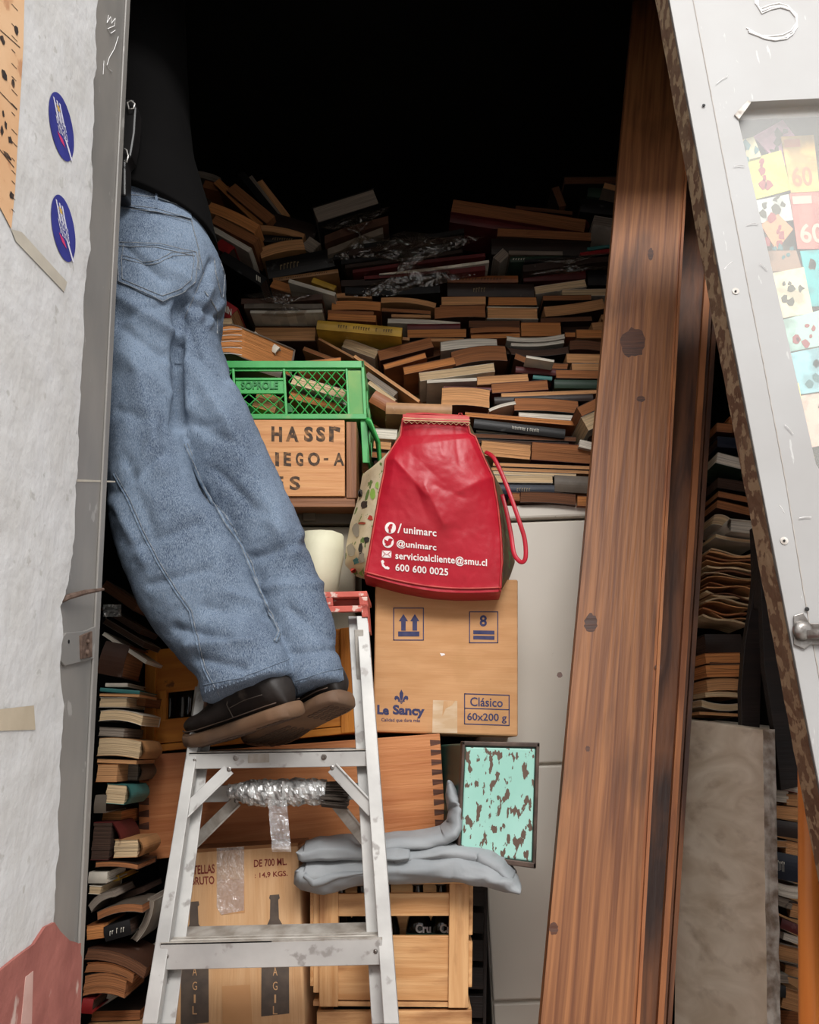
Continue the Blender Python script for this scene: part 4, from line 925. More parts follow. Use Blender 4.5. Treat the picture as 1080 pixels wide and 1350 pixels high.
# handle loop on the right
def ribbon(mb,pts,w_,n=6):
    pp=[];M_=len(pts)
    for i in range(M_-1):
        for k in range(n):
            u=k/n; p0=Vector(pts[max(i-1,0)]);p1=Vector(pts[i]);p2=Vector(pts[i+1]);p3=Vector(pts[min(i+2,M_-1)])
            pp.append(.5*((2*p1)+(p2-p0)*u+(2*p0-5*p1+4*p2-p3)*u*u+(3*p1-p0-3*p2+p3)*u**3))
    pp.append(Vector(pts[-1])); mb.tube(pp,w_,8,flat=.0018,fd=(.25,1,0))
q=MB(); ribbon(q,[P(640,596,YB),P(652,605,YB-.02),P(668,640,YB-.04),P(684,685,YB-.05),P(692,712,YB-.05),P(693,735,YB-.05),P(687,741,YB-.045),P(678,730,YB-.035),P(674,705,YB-.02),P(668,675,YB),P(662,652,YB+.01)],.0048)
q.build('handle',BAGRED,t,smooth=True)
# printed contact lines
q=MB()
def disc(cx,cy,r,mi=0,l=.001): decal(q,[(cx+r*math.cos(6.28*k/22),cy+r*1.06*math.sin(6.28*k/22)) for k in range(22)],hit,mi,lift=l)
disc(515,696,7.2); text(q,'f',rect(511.8,691,518,702.5),hit,1,bold=.045,lift=.002)
disc(512,714.5,7.4)
decal(q,[(506.8,710.5),(511.5,713.5),(513,710),(516.2,710),(518.5,711.5),(516.8,713.5),(515.5,718),(511,720),(507,718.8),(509.5,717.5),(507.3,715.5)],hit,1,lift=.002)
decal(q,[(504,725.8),(516.4,726.4),(516,735.6),(503.6,735)],hit,lift=.001); 
for s_ in (((504,726),(510,731.5)),((510,731.5),(516.4,726.6)),((503.6,735),(508,730.5)),((516,735.6),(512,730.8))):
    (a,b),(c,d)=s_; decal(q,[(a,b-.4),(c,d-.4),(c,d+.4),(a,b+.4)],hit,1,lift=.002)
decal(q,[(502.5,739.5),(505,738),(507,741),(505.6,743),(508.5,747),(511,746.5),(514,749),(512.5,750.8),(508,750),(504,746)],hit,lift=.001)
q.build('contact_icons',[WHITEP,BAGRED],t)
q=MB()
text(q,'/',((524,690.5),(530,690.5),(530,703),(524,703)),hit,bold=.01,lift=.0012)
text(q,'unimarc',((532.5,693.5),(575.5,698.5),(575.5,707.5),(532.5,703)),hit,bold=.02,lift=.0012,space=1.05)
q.build('contact_line',WHITEP,t)
q=MB(); text(q,'@unimarc',((523,711.5),(575.5,717),(575.5,728),(523,722.5)),hit,bold=.02,lift=.0012,space=1.05); q.build('contact_line',WHITEP,t)
q=MB(); text(q,'servicioalcliente@smu.cl',((521.5,727),(642,736.5),(642,749),(521.5,739.5)),hit,bold=.02,lift=.0012,space=1.05); q.build('contact_line',WHITEP,t)
q=MB(); text(q,'600 600 0025',((521.5,743),(591,749.5),(591,759),(521.5,752.5)),hit,bold=.02,lift=.0012,space=1.05); q.build('contact_line',WHITEP,t)
# ================================================================== the person on the ladder
PT=thing('person',P(360,990,1.47),'person in blue jeans, black jacket and dark gum-soled shoes reaching up from the stepladder','person')
def ringloft(mb,secs,n=40,rs=7):
    """secs: (xL,yL,xR,yR,Y,ry). smooth loft through silhouette chords"""
    S=[]
    m=len(secs)
    for i in range(m-1):
        for k in range(rs):
            u=k/rs; p=[secs[max(i-1,0)],secs[i],secs[i+1],secs[min(i+2,m-1)]]
            S.append([.5*((2*p[1][j])+(p[2][j]-p[0][j])*u+(2*p[0][j]-5*p[1][j]+4*p[2][j]-p[3][j])*u*u+(3*p[1][j]-p[0][j]-3*p[2][j]+p[3][j])*u**3) for j in range(6)])
    S.append(list(secs[-1])); rings=[]
    cs=[(P(s[0],s[1],s[4])+P(s[2],s[3],s[4]))/2 for s in S]
    for i,s in enumerate(S):
        a=(P(s[2],s[3],s[4])-P(s[0],s[1],s[4]))/2; t=(cs[min(i+1,len(S)-1)]-cs[max(i-1,0)]).normalized()
        d=t.cross(a).normalized(); 
        if d.y<0: d=-d
        rings.append((cs[i],a,d*s[5]))
    N=len(S)-1
    def sq(c): return math.copysign(abs(c)**.88,c)
    mb.grid(lambda u,v:(lambda r:r[0]+r[1]*sq(math.cos(2*math.pi*u))+r[2]*sq(math.sin(2*math.pi*u)))(rings[round(v*N)]),n,N,True,0,True)
q=MB()
# near leg (image left) with its half of the seat
LA=[(118,290,262,292,1.53,.105),(112,340,282,350,1.53,.125),(112,400,262,412,1.52,.12),(128,470,240,480,1.50,.10),(142,560,240,556,1.485,.088),(144,640,258,636,1.475,.08),(152,712,298,690,1.475,.075),(180,790,330,752,1.48,.073),(212,842,352,806,1.485,.07),(244,878,368,838,1.465,.07),(264,898,380,866,1.45,.07),(268,928,386,890,1.445,.072)]
LB=[(160,300,270,310,1.58,.105),(170,345,292,360,1.58,.12),(190,390,292,408,1.575,.12),(218,430,288,442,1.565,.11),(226,500,304,492,1.56,.095),(232,575,334,553,1.55,.085),(262,640,364,618,1.55,.08),(300,704,394,688,1.54,.075),(330,766,418,756,1.54,.07),(352,822,438,816,1.52,.068),(370,866,446,862,1.505,.068),(384,920,455,902,1.49,.068)]
ringloft(q,LA); ringloft(q,LB)
# hips / waist
ringloft(q,[(108,240,246,276,1.56,.095),(110,285,268,300,1.55,.12),(108,340,293,352,1.55,.14),(112,395,292,405,1.55,.135),(120,430,286,436,1.545,.11)])
tmp=q.build('tmp',MC['black_fabric']); tmp.parent=None
bm=bmesh.new(); bm.from_mesh(tmp.data)
rm=tmp.modifiers.new('r','REMESH'); rm.mode='VOXEL'; rm.voxel_size=.0052; rm.use_smooth_shade=True
sm=tmp.modifiers.new('s','SMOOTH'); sm.factor=.6; sm.iterations=5
dg=bpy.context.evaluated_depsgraph_get(); jm=bpy.data.meshes.new_from_object(tmp.evaluated_get(dg)); off=tmp.location.copy()
bpy.data.objects.remove(tmp); bm.free()
# creases: (pixel segment, height in m, width px)
FOLD=[((170,330),(215,370),-.006,7),((205,345),(250,368),.004,8),((160,395),(232,440),.010,10),((158,430),(215,470),-.006,9),((175,470),(215,620),.007,14),((250,480),(300,560),.008,14),((300,560),(372,700),.008,16),((240,398),(236,560),-.016,8),((240,400),(262,470),-.006,8),((246,396),(290,420),-.010,7),((232,410),(236,560),-.010,6),
((262,385),(280,345),-.008,6),((255,470),(300,500),-.007,7),((160,470),(225,520),.006,14),((156,540),(215,560),-.004,10),
((150,650),(215,600),-.006,9),((152,665),(190,740),.006,10),((180,720),(262,690),-.005,9),((200,770),(275,750),-.005,8),
((232,828),(300,842),-.009,8),((250,850),(330,846),.010,10),((262,868),(320,880),-.007,7),((270,800),(345,815),-.006,9),((300,780),(352,800),.006,8),
((262,560),(335,600),-.005,10),((285,620),(350,680),-.006,9),((320,640),(385,730),.006,11),((335,735),(405,715),-.006,8),((350,775),(425,770),.006,9),
((380,800),(436,842),-.007,8),((385,862),(445,856),-.006,7),((400,700),(360,790),.004,12),
((240,440),(250,540),.008,10),((205,560),(180,640),.005,10),((165,600),(200,700),-.004,10),((250,600),(300,690),.004,9),
((262,420),(276,380),.008,7),((275,430),(292,400),.006,5),((255,560),(300,560),-.004,8),((160,420),(220,400),-.005,7)]
vs=[v.co+off for v in jm.vertices]; ns=[v.normal.copy() for v in jm.vertices]
nv=[]
for p,n_ in zip(vs,ns):
    x,y=proj(p); h=0
    if n_.y<.3:
        for a,b,hh,w_ in FOLD:
            if abs(x-(a[0]+b[0])/2)>80 or abs(y-(a[1]+b[1])/2)>100: continue
            h+=hh*1.25*math.exp(-(sd(x,y,a,b)/(w_*.8))**1.6)
    h+=.0042*noise.noise(p*13)+.0016*noise.noise(Vector((p.x*26,p.y*26,p.z*40)))+.0012*noise.noise(p*70)
    nv.append(p+n_*h)
fs=[tuple(p.vertices) for p in jm.polygons]
# cut away the ends: flat hem planes are made by the loft caps; keep whole
q=MB(); q.add(nv,fs,[Vector((p.x,p.z,p.y)) for p in nv])
DEN=bpy.data.materials.new('denim'); DEN.use_nodes=True
def _den():
    nt=DEN.node_tree;N=nt.nodes;L=nt.links;bs=N['Principled BSDF']; bs.inputs['Roughness'].default_value=.9; bs.inputs['Specular IOR Level'].default_value=.15
    at=N.new('ShaderNodeAttribute'); at.attribute_name='loc'
    def nz(st,sc,d=4,rot=(0,0,0)):
        m=N.new('ShaderNodeMapping'); m.inputs['Scale'].default_value=st; m.inputs['Rotation'].default_value=rot; L.new(at.outputs['Vector'],m.inputs[0]); n=N.new('ShaderNodeTexNoise'); n.inputs['Scale'].default_value=sc; n.inputs['Detail'].default_value=d; L.new(m.outputs[0],n.inputs['Vector']); return n.outputs[0]
    def mr(f,a,b,c=0,d=1):
        r=N.new('ShaderNodeMapRange'); r.inputs[1].default_value=a; r.inputs[2].default_value=b; r.inputs[3].default_value=c; r.inputs[4].default_value=d; L.new(f,r.inputs[0]); return r.outputs[0]
    def mx(f,a,b):
        x=N.new('ShaderNodeMix'); x.data_type='RGBA'
        L.new(f,x.inputs[0])
        for s,c in ((x.inputs[6],a),(x.inputs[7],b)):
            if isinstance(c,tuple): s.default_value=c
            else: L.new(c,s)
        return x.outputs[2]
    big=mr(nz((1,.6,1),8),.38,.62); c=mx(big,lin((48,62,84)),lin((98,114,134)))
    fine=nz((1.6,.4,1.6),640,3,(0,0,.3)); c2=mx(mr(fine,.36,.72),c,lin((132,144,158)))
    f2=nz((1.2,.2,1.2),420,2,(0,0,.12)); c3=mx(mr(f2,.56,.85),c2,lin((46,58,76)))
    L.new(c3,bs.inputs['Base Color']); b=N.new('ShaderNodeBump'); b.inputs['Strength'].default_value=.45; b.inputs['Distance'].default_value=.0016; L.new(fine,b.inputs['Height']); L.new(b.outputs[0],bs.inputs['Normal'])
_den()
DEND=M('denim_seam',(84,100,120),(120,134,150),sc=150,rough=.9)
jeans=q.build('jeans',DEN,PT,smooth=True,norm=False,label='faded blue denim jeans')
jb=BVHTree.FromPolygons(nv,fs)
def jh(x,y,l=0):
    d=ray(x,y).normalized(); loc,nn,i,_=jb.ray_cast(CAM,d)
    if loc is None: return None
    if nn.dot(d)>0: nn=-nn
    return loc+nn*l
def jline(mb,pts,r,l=.0005,step=5,mi=0,dash=0):
    out=[];seg=[]
    P_=[]
    for (a,b),(c,d) in zip(pts,pts[1:]):
        n=max(1,int(math.hypot(c-a,d-b)/step)); P_+=[(a+(c-a)*k/n,b+(d-b)*k/n) for k in range(n)]
    P_.append(pts[-1])
    prev=None
    for x,y in P_:
        p=jh(x,y,l)
        if p is None or (prev is not None and (p-prev).length>.03):
            if len(seg)>1: out.append(seg)
            seg=[]
        if p is not None: seg.append(p)
        prev=p
    if len(seg)>1: out.append(seg)
    for s in out: mb.tube(s,r,5,mi)
def jpatch(mb,poly,l,nx=26,ny=26,mi=0,edge=True):
    """poly: four-sided pixel outline given as left and right edges lists"""
    Lf,Rt=poly; g=[]
    for j in range(ny+1):
        a=ev(Lf,j/ny); b=ev(Rt,j/ny); row=[]
        for i in range(nx+1):
            u=i/nx; p=jh(a[0]*(1-u)+b[0]*u,a[1]*(1-u)+b[1]*u,l); row.append(p)
        g.append(row)
    vs_=[];idx={}
    for j in range(ny+1):
        for i in range(nx+1):
            if g[j][i] is not None: idx[(i,j)]=len(vs_); vs_.append(g[j][i])
    f_=[]
    for j in range(ny):
        for i in range(nx):
            k=[(i,j),(i+1,j),(i+1,j+1),(i,j+1)]
            if all(a in idx for a in k):
                pp=[vs_[idx[a]] for a in k]
                if max((pp[0]-pp[2]).length,(pp[1]-pp[3]).length)<.03: f_.append(tuple(idx[a] for a in k))
    if f_: mb.add(vs_,f_,[Vector((p.x,p.z,p.y)) for p in vs_],mi)
# back pocket
q=MB(); jpatch(q,([(158,320),(156,345),(157,372),(190,388),(213,398)],[(258,333),(260,345),(257,372),(243,385),(215,398)]),.0028); pk=q.build('back_pocket',DEN,PT,smooth=True,norm=False)
q=MB()
pko=[(158,320),(156,345),(157,372),(190,386),(213,397),(243,384),(256,372),(260,345),(258,333)]
jline(q,pko,.0009,.0036); jline(q,[(163,323),(161,345),(162,369),(190,381),(213,391),(239,380),(251,369),(255,345),(253,335)],.0007,.0036)
jline(q,[(158,320),(210,322),(258,333)],.0008,.0036); jline(q,[(158,325),(205,327),(256,338)],.0007,.0036)
jline(q,[(162,338),(190,346),(208,344),(225,334),(253,333)],.0006,.0036) ; jline(q,[(162,342),(190,350),(210,347),(228,338),(253,337)],.0006,.0036)
q.build('pocket_stitching',STITCH,PT)
# waistband, yoke, side seams, inseam, hems
q=MB(); jpatch(q,([(160,256),(160,272)],[(248,276),(252,290)]),.004,30,6); q.build('waistband',DEN,PT,smooth=True,norm=False)
q=MB(); jline(q,[(160,272),(205,277),(252,291)],.0008,.0046); jline(q,[(160,276),(205,281),(252,294)],.0008,.0046); jline(q,[(160,258),(205,262),(248,277)],.0008,.0046)
jline(q,[(252,291),(262,330),(262,356)],.0012,.001); jline(q,[(262,330),(268,360),(255,392),(244,420)],.0007,.001)
q.build('seam_stitching',STITCH,PT)
q=MB(); jline(q,[(282,340),(284,360),(292,392)],.0014,.001); jline(q,[(270,384),(278,396),(286,410),(286,440)],.0014,.001); jline(q,[(283,340),(290,344),(296,362),(294,392)],.0012,.001); q.build('side_pocket_edge',STITCH,PT)
q=MB(); pa=[(150,625),(168,658),(186,700),(208,742),(230,778),(250,806),(258,840),(268,880),(286,916)]
jline(q,pa,.0016,.0008); q.build('outseam_ridge',DEND,PT)
q=MB(); jline(q,[(a+3,b-1) for a,b in pa],.0007,.002); q.build('outseam_stitching',STITCH,PT)
q=MB(); pb=[(236,586),(262,640),(290,690),(312,722),(328,762),(346,800),(361,834),(356,846)]
jline(q,[(a+6,b) for a,b in pb],.0042,.0012); q.build('inseam_ridge',DEND,PT,smooth=True)
q=MB(); jline(q,[(a+3.2,b+.5) for a,b in pb],.0008,.0055); jline(q,[(a+9,b-1) for a,b in pb],.0008,.005); q.build('inseam_stitching',STITCH,PT)
q=MB(); jpatch(q,([(270,902),(272,922)],[(380,868),(384,886)]),.0022,40,5); jpatch(q,([(390,898),(393,914)],[(450,880),(453,896)]),.0022,30,5); q.build('hem',DEN,PT,smooth=True,norm=False)
q=MB(); jline(q,[(270,903),(320,893),(380,869)],.0008,.003); jline(q,[(389,898),(420,888),(450,881)],.0008,.003)
random.seed(12)
for k in range(22):
    u=k/21; x=272+108*u; y=904-36*u+8*0; jline(q,[(x,y+1),(x+.8,y+15)],.0008,.0022)
for k in range(12):
    u=k/11; x=392+58*u; y=900-18*u; jline(q,[(x,y),(x+.5,y+13)],.0008,.0022)
q.build('hem_stitching',M('hem_thread',(116,130,146),(84,98,116),sc=200,rough=.9),PT)  # muted thread colour of the hem stitching
# belt loop
q=MB(); jline(q,[(206,252),(206,278)],.003,.004); q.build('belt_loop',DEN,PT)

# ---- shoes
def shoe(toe,heel,roll,label):
    s=thing('shoe',heel,None,None); s.parent=PT; s.location=heel-WL[PT]; tag(s,label)
    f=(toe-heel); Ls=f.length; f.normalize(); z=Vector((0,0,1)); z=(z-f*z.dot(f)).normalized(); y=z.cross(f)   # y: left of shoe
    if roll: 
        Rm=Matrix.Rotation(roll,3,f); z=Rm@z; y=Rm@y
    W=lambda a,b,c:heel+f*(a*Ls)+y*b+z*c
    # half width along length
    def hw(a):
        pr=[(0,.018),(.03,.029),(.12,.036),(.3,.034),(.5,.036),(.68,.046),(.82,.046),(.92,.036),(.98,.020),(1,.006)]
        for (a0,b0),(a1,b1) in zip(pr,pr[1:]):
            if a<=a1: return b0+(b1-b0)*(a-a0)/(a1-a0)
        return .006
    def top(a):
        pr=[(0,.070),(.05,.098),(.2,.116),(.42,.118),(.54,.096),(.66,.074),(.8,.062),(.92,.056),(.98,.046),(1,.034)]
        for (a0,b0),(a1,b1) in zip(pr,pr[1:]):
            if a<=a1: return b0+(b1-b0)*(a-a0)/(a1-a0)
        return .024
    spring=lambda a: .012*max(0,(a-.72)/.28)**2
    na=44
    q=MB()
    def up(u,v):
        a=v; th=2*math.pi*u; w_=hw(a); h=top(a)-.018; cz=math.cos(th);
        yy=math.sin(th)*w_*(.96 if cz<0 else .96-.30*cz*(1 if a<.6 else .5))
        zz=.018+spring(a)+ h*(.5+.5*cz)**.8
        return W(a*.985+.008,yy,zz)
    q.grid(up,28,na,True,0,True); q.build('upper',SHOE,s,smooth=True)
    q=MB()
    def so(u,v):
        a=v; th=2*math.pi*u; c_=math.cos(th);si=math.sin(th); w_=hw(a)+.0035
        yy=math.copysign(min(1,abs(si)**.5),si)*w_; zz=.013+math.copysign(abs(c_)**.5,c_)*.013
        return W(-.015+a*1.03,yy,zz+spring(a))
    q.grid(so,24,na,True,0,True); q.build('sole',GUM,s,smooth=True)
    q=MB(); random.seed(6)
    for a0,a1 in ((.05,.30),(.48,.92)):
        n=int((a1-a0)/.045)
        for i in range(n):
            for j in (-.6,-.2,.2,.6):
                a=a0+(a1-a0)*i/n+.012*((j>0)); b=j*hw(a)*1.0; r=.0042; cc=W(a,b,spring(a)-.0002)
                q.tube([W(a+.022*math.cos(6.28*k/8),b+r*math.sin(6.28*k/8),spring(a)-.0003) for k in range(9)],.0008,4)
    q.build('tread_pattern',GUMD,s)
    q=MB()
    q.tube([W(-.012+.0*k,hw(0)*0,.02)]+[W(-.012,0,.02)] ,.0005,4) if 0 else None
    for sgn in (1,-1): q.tube([W(a/30*1.0,sgn*(hw(a/30)+.0006),.030+spring(a/30)) for a in range(1,30)],.0011,5)
    q.build('foxing_line',GUMD,s,smooth=True)
    q=MB()
    for sgn in (1,-1):
        q.tube([W(.42,sgn*hw(.42)*.99,.03),W(.46,sgn*hw(.46)*.93,.055),W(.40,sgn*hw(.4)*.76,.085)],.001,5)
        q.tube([W(.12,sgn*hw(.12)*.98,.05),W(.3,sgn*hw(.3)*.95,.052),W(.44,sgn*hw(.44)*.95,.048)],.0008,5)
    for k in range(4): q.tube([W(.46+.05*k,-.016,.10-.012*k),W(.46+.05*k,.016,.10-.012*k)],.0022,5)
    q.build('laces_and_seams',M('shoe_seam',(84,76,68),rough=.8),s)
shoe(P(257,990,1.56),P(390,945,1.42),math.radians(-9),'near shoe, toe on the ladder step')
shoe(P(332,990,1.60),P(455,930,1.455),math.radians(9),'far shoe, heel raised')

# ---- black jacket
q=MB()
ringloft(q,[(60,-330,190,-330,1.70,.06),(50,-230,222,-225,1.66,.10),(48,-120,236,-115,1.63,.13),(58,0,241,0,1.60,.135),(70,100,246,102,1.575,.135),(84,180,252,190,1.56,.13),(98,240,272,262,1.55,.135),(104,262,285,318,1.55,.14)],44,6)
for i,v in enumerate(q.v): q.v[i]=v+Vector((0,.004*noise.noise(v*9),0))+Vector((.003*noise.noise(v*20+Vector((5,0,0))),0,0))
# sleeves reaching up and forward
sh1=P(190,-230,1.66); sh2=P(70,-190,1.70)
q.tube([sh1+Vector((-.05,0,-.03)),sh1,sh1+Vector((0,.03,.16)),sh1+Vector((-.01,.05,.32)),sh1+Vector((-.03,.06,.44))],[.075,.078,.066,.056,.046],18)
q.tube([sh2+Vector((.05,0,-.03)),sh2,sh2+Vector((-.02,.03,.14)),sh2+Vector((-.03,.05,.28)),sh2+Vector((-.02,.07,.40))],[.075,.078,.066,.056,.046],18)
q.build('jacket',JACKET,PT,smooth=True)
# shoulder bag strap with two clips, at the jamb
t2=thing('shoulder_bag',P(166,215,1.38),'black shoulder bag edge with silver buckles against the black jacket','bag')
q=MB(); q.prism([P(x,y,1.37) for x,y in ((120,132),(176,130),(180,142),(178,175),(173,205),(166,212),(166,258),(120,258))],(0,.035,0)); q.build('bag_body',M('black_leatherette',(20,18,18),(30,28,28),sc=30,rough=.4),t2,bevel=.004)
def buckle(pts,r=.0016):
    q=MB(); q.tube([P(x,y,1.362) for x,y in pts],r,6); q.build('buckle',M('buckle_silver',(200,196,190),rough=.3,metal=.5),t2,smooth=True)
buckle([(168,135),(173,133),(178,137),(176,143),(170,144),(168,135)]); buckle([(164,196),(167,198),(169,206),(167,214),(164,212)])
# ---- the body inside the clothes: one skinned figure
def figure():
    V=[];E=[];Rr=[]
    def add(p,r,par=None):
        V.append(Vector(p)); Rr.append(r)
        if par is not None: E.append((par,len(V)-1))
        return len(V)-1
    wc=(P(108,240,1.56)+P(246,276,1.56))/2
    pel=add(wc+Vector((-.02,0,-.08)),.085); sp=add((P(84,180,1.56)+P(252,190,1.56))/2,.075,pel); ch=add((P(50,-40,1.61)+P(238,-38,1.61))/2,.08,sp); nk=add((P(50,-330,1.68)+P(190,-330,1.68))/2,.045,ch)
    hd=add(nk_:=V[nk]+Vector((0,.02,.09)),.07,nk); h2=add(V[hd]+Vector((0,.015,.09)),.085,hd); add(V[h2]+Vector((0,.0,.07)),.05,h2)
    for S,(hx,hy) in ((LA,(0,0)),(LB,(0,0))):
        prev=pel
        for i,r in ((5,.03),(6,.028),(8,.028),(10,.024)):
            s=S[i]; c=(P(s[0],s[1],s[4])+P(s[2],s[3],s[4]))/2; prev=add(c,r,prev)
        tt,hh_=((P(257,990,1.56),P(390,940,1.42)) if S is LA else (P(332,990,1.60),P(455,925,1.455))); prev=add(hh_.lerp(tt,.2)+Vector((0,.01,.055)),.024,prev); prev=add(hh_.lerp(tt,.5)+Vector((0,.006,.042)),.018,prev); add(hh_.lerp(tt,.8)+Vector((0,.004,.034)),.013,prev)
    hands=[]
    for sh,pts in ((sh1,[(.0,0,0),(0,.03,.16),(-.01,.05,.32),(-.03,.06,.44),(-.04,.07,.50)]),(sh2,[(0,0,0),(-.02,.03,.14),(-.03,.05,.28),(-.02,.07,.40),(-.01,.08,.47)])):
        prev=ch
        for (a,b,c),r in zip(pts,(.045,.042,.036,.028,.026)): prev=add(sh+Vector((a,b,c)),r,prev)
        w0=V[prev]; palm=add(w0+Vector((0,.05,.005)),.026,prev)
        for k,(dx,ln) in enumerate(((-.027,.062),(-.009,.074),(.009,.070),(.026,.056))):
            a=add(w0+Vector((dx*.9,.085,.006)),.010,palm); b=add(V[a]+Vector((dx*.1,ln*.55,-.006)),.0085,a); add(V[b]+Vector((0,ln*.4,-.018)),.0075,b)
        a=add(w0+Vector((-.036,.04,-.004)),.011,palm); b=add(V[a]+Vector((-.018,.026,-.008)),.0095,a); add(V[b]+Vector((-.004,.024,-.010)),.008,b)
    me=bpy.data.meshes.new('body'); o0=WL[PT]; me.from_pydata([v-o0 for v in V],E,[]); me.materials.append(SKIN)
    o=bpy.data.objects.new('body',me); COL.objects.link(o); o.parent=PT; WL[o]=o0
    o.modifiers.new('skin','SKIN'); sv=me.skin_vertices
    if not sv: 
        bm=bmesh.new(); bm.from_mesh(me); bm.verts.layers.skin.verify(); bm.to_mesh(me); bm.free(); sv=me.skin_vertices
    for d,r in zip(sv[0].data,Rr): d.radius=(r,r)
    sv[0].data[0].use_root=True
    s=o.modifiers.new('sub','SUBSURF'); s.levels=1; s.render_levels=2
    hc=V[h2]
    q=MB(); q.grid(lambda u,v:hc+Vector((math.cos(6.2832*u)*math.sin(math.pi*v*.62)*.088,-.012+math.sin(6.2832*u)*math.sin(math.pi*v*.62)*.1,.01+math.cos(math.pi*v*.62)*.105))+Vector((0,0,0)),26,14,True); q.build('hair',HAIR,PT,smooth=True)
    # face parts, turned into the room
    q=MB(); q.tube([hc+Vector((0,.088,.012)),hc+Vector((0,.105,-.018)),hc+Vector((0,.09,-.024))],[.007,.012,.008],8); q.build('nose',SKIN,PT,smooth=True)
    for sx in (-1,1):
        q=MB(); q.tube([hc+Vector((sx*.082,0,.012)),hc+Vector((sx*.092,-.008,0)),hc+Vector((sx*.086,0,-.03))],[.008,.012,.007],8,flat=.006); q.build('ear',SKIN,PT,smooth=True)
        q=MB(); q.lathe(hc+Vector((sx*.03,.078,.01)),(0,1,0),[(.011,0),(.009,.006),(.003,.009)],10); q.build('eye',WHITEP,PT,smooth=True)
    q=MB(); q.tube([hc+Vector((-.022,.086,-.045)),hc+Vector((0,.093,-.046)),hc+Vector((.022,.086,-.045))],.005,6); q.build('mouth',M('lips',(140,76,66)),PT,smooth=True)
figure()
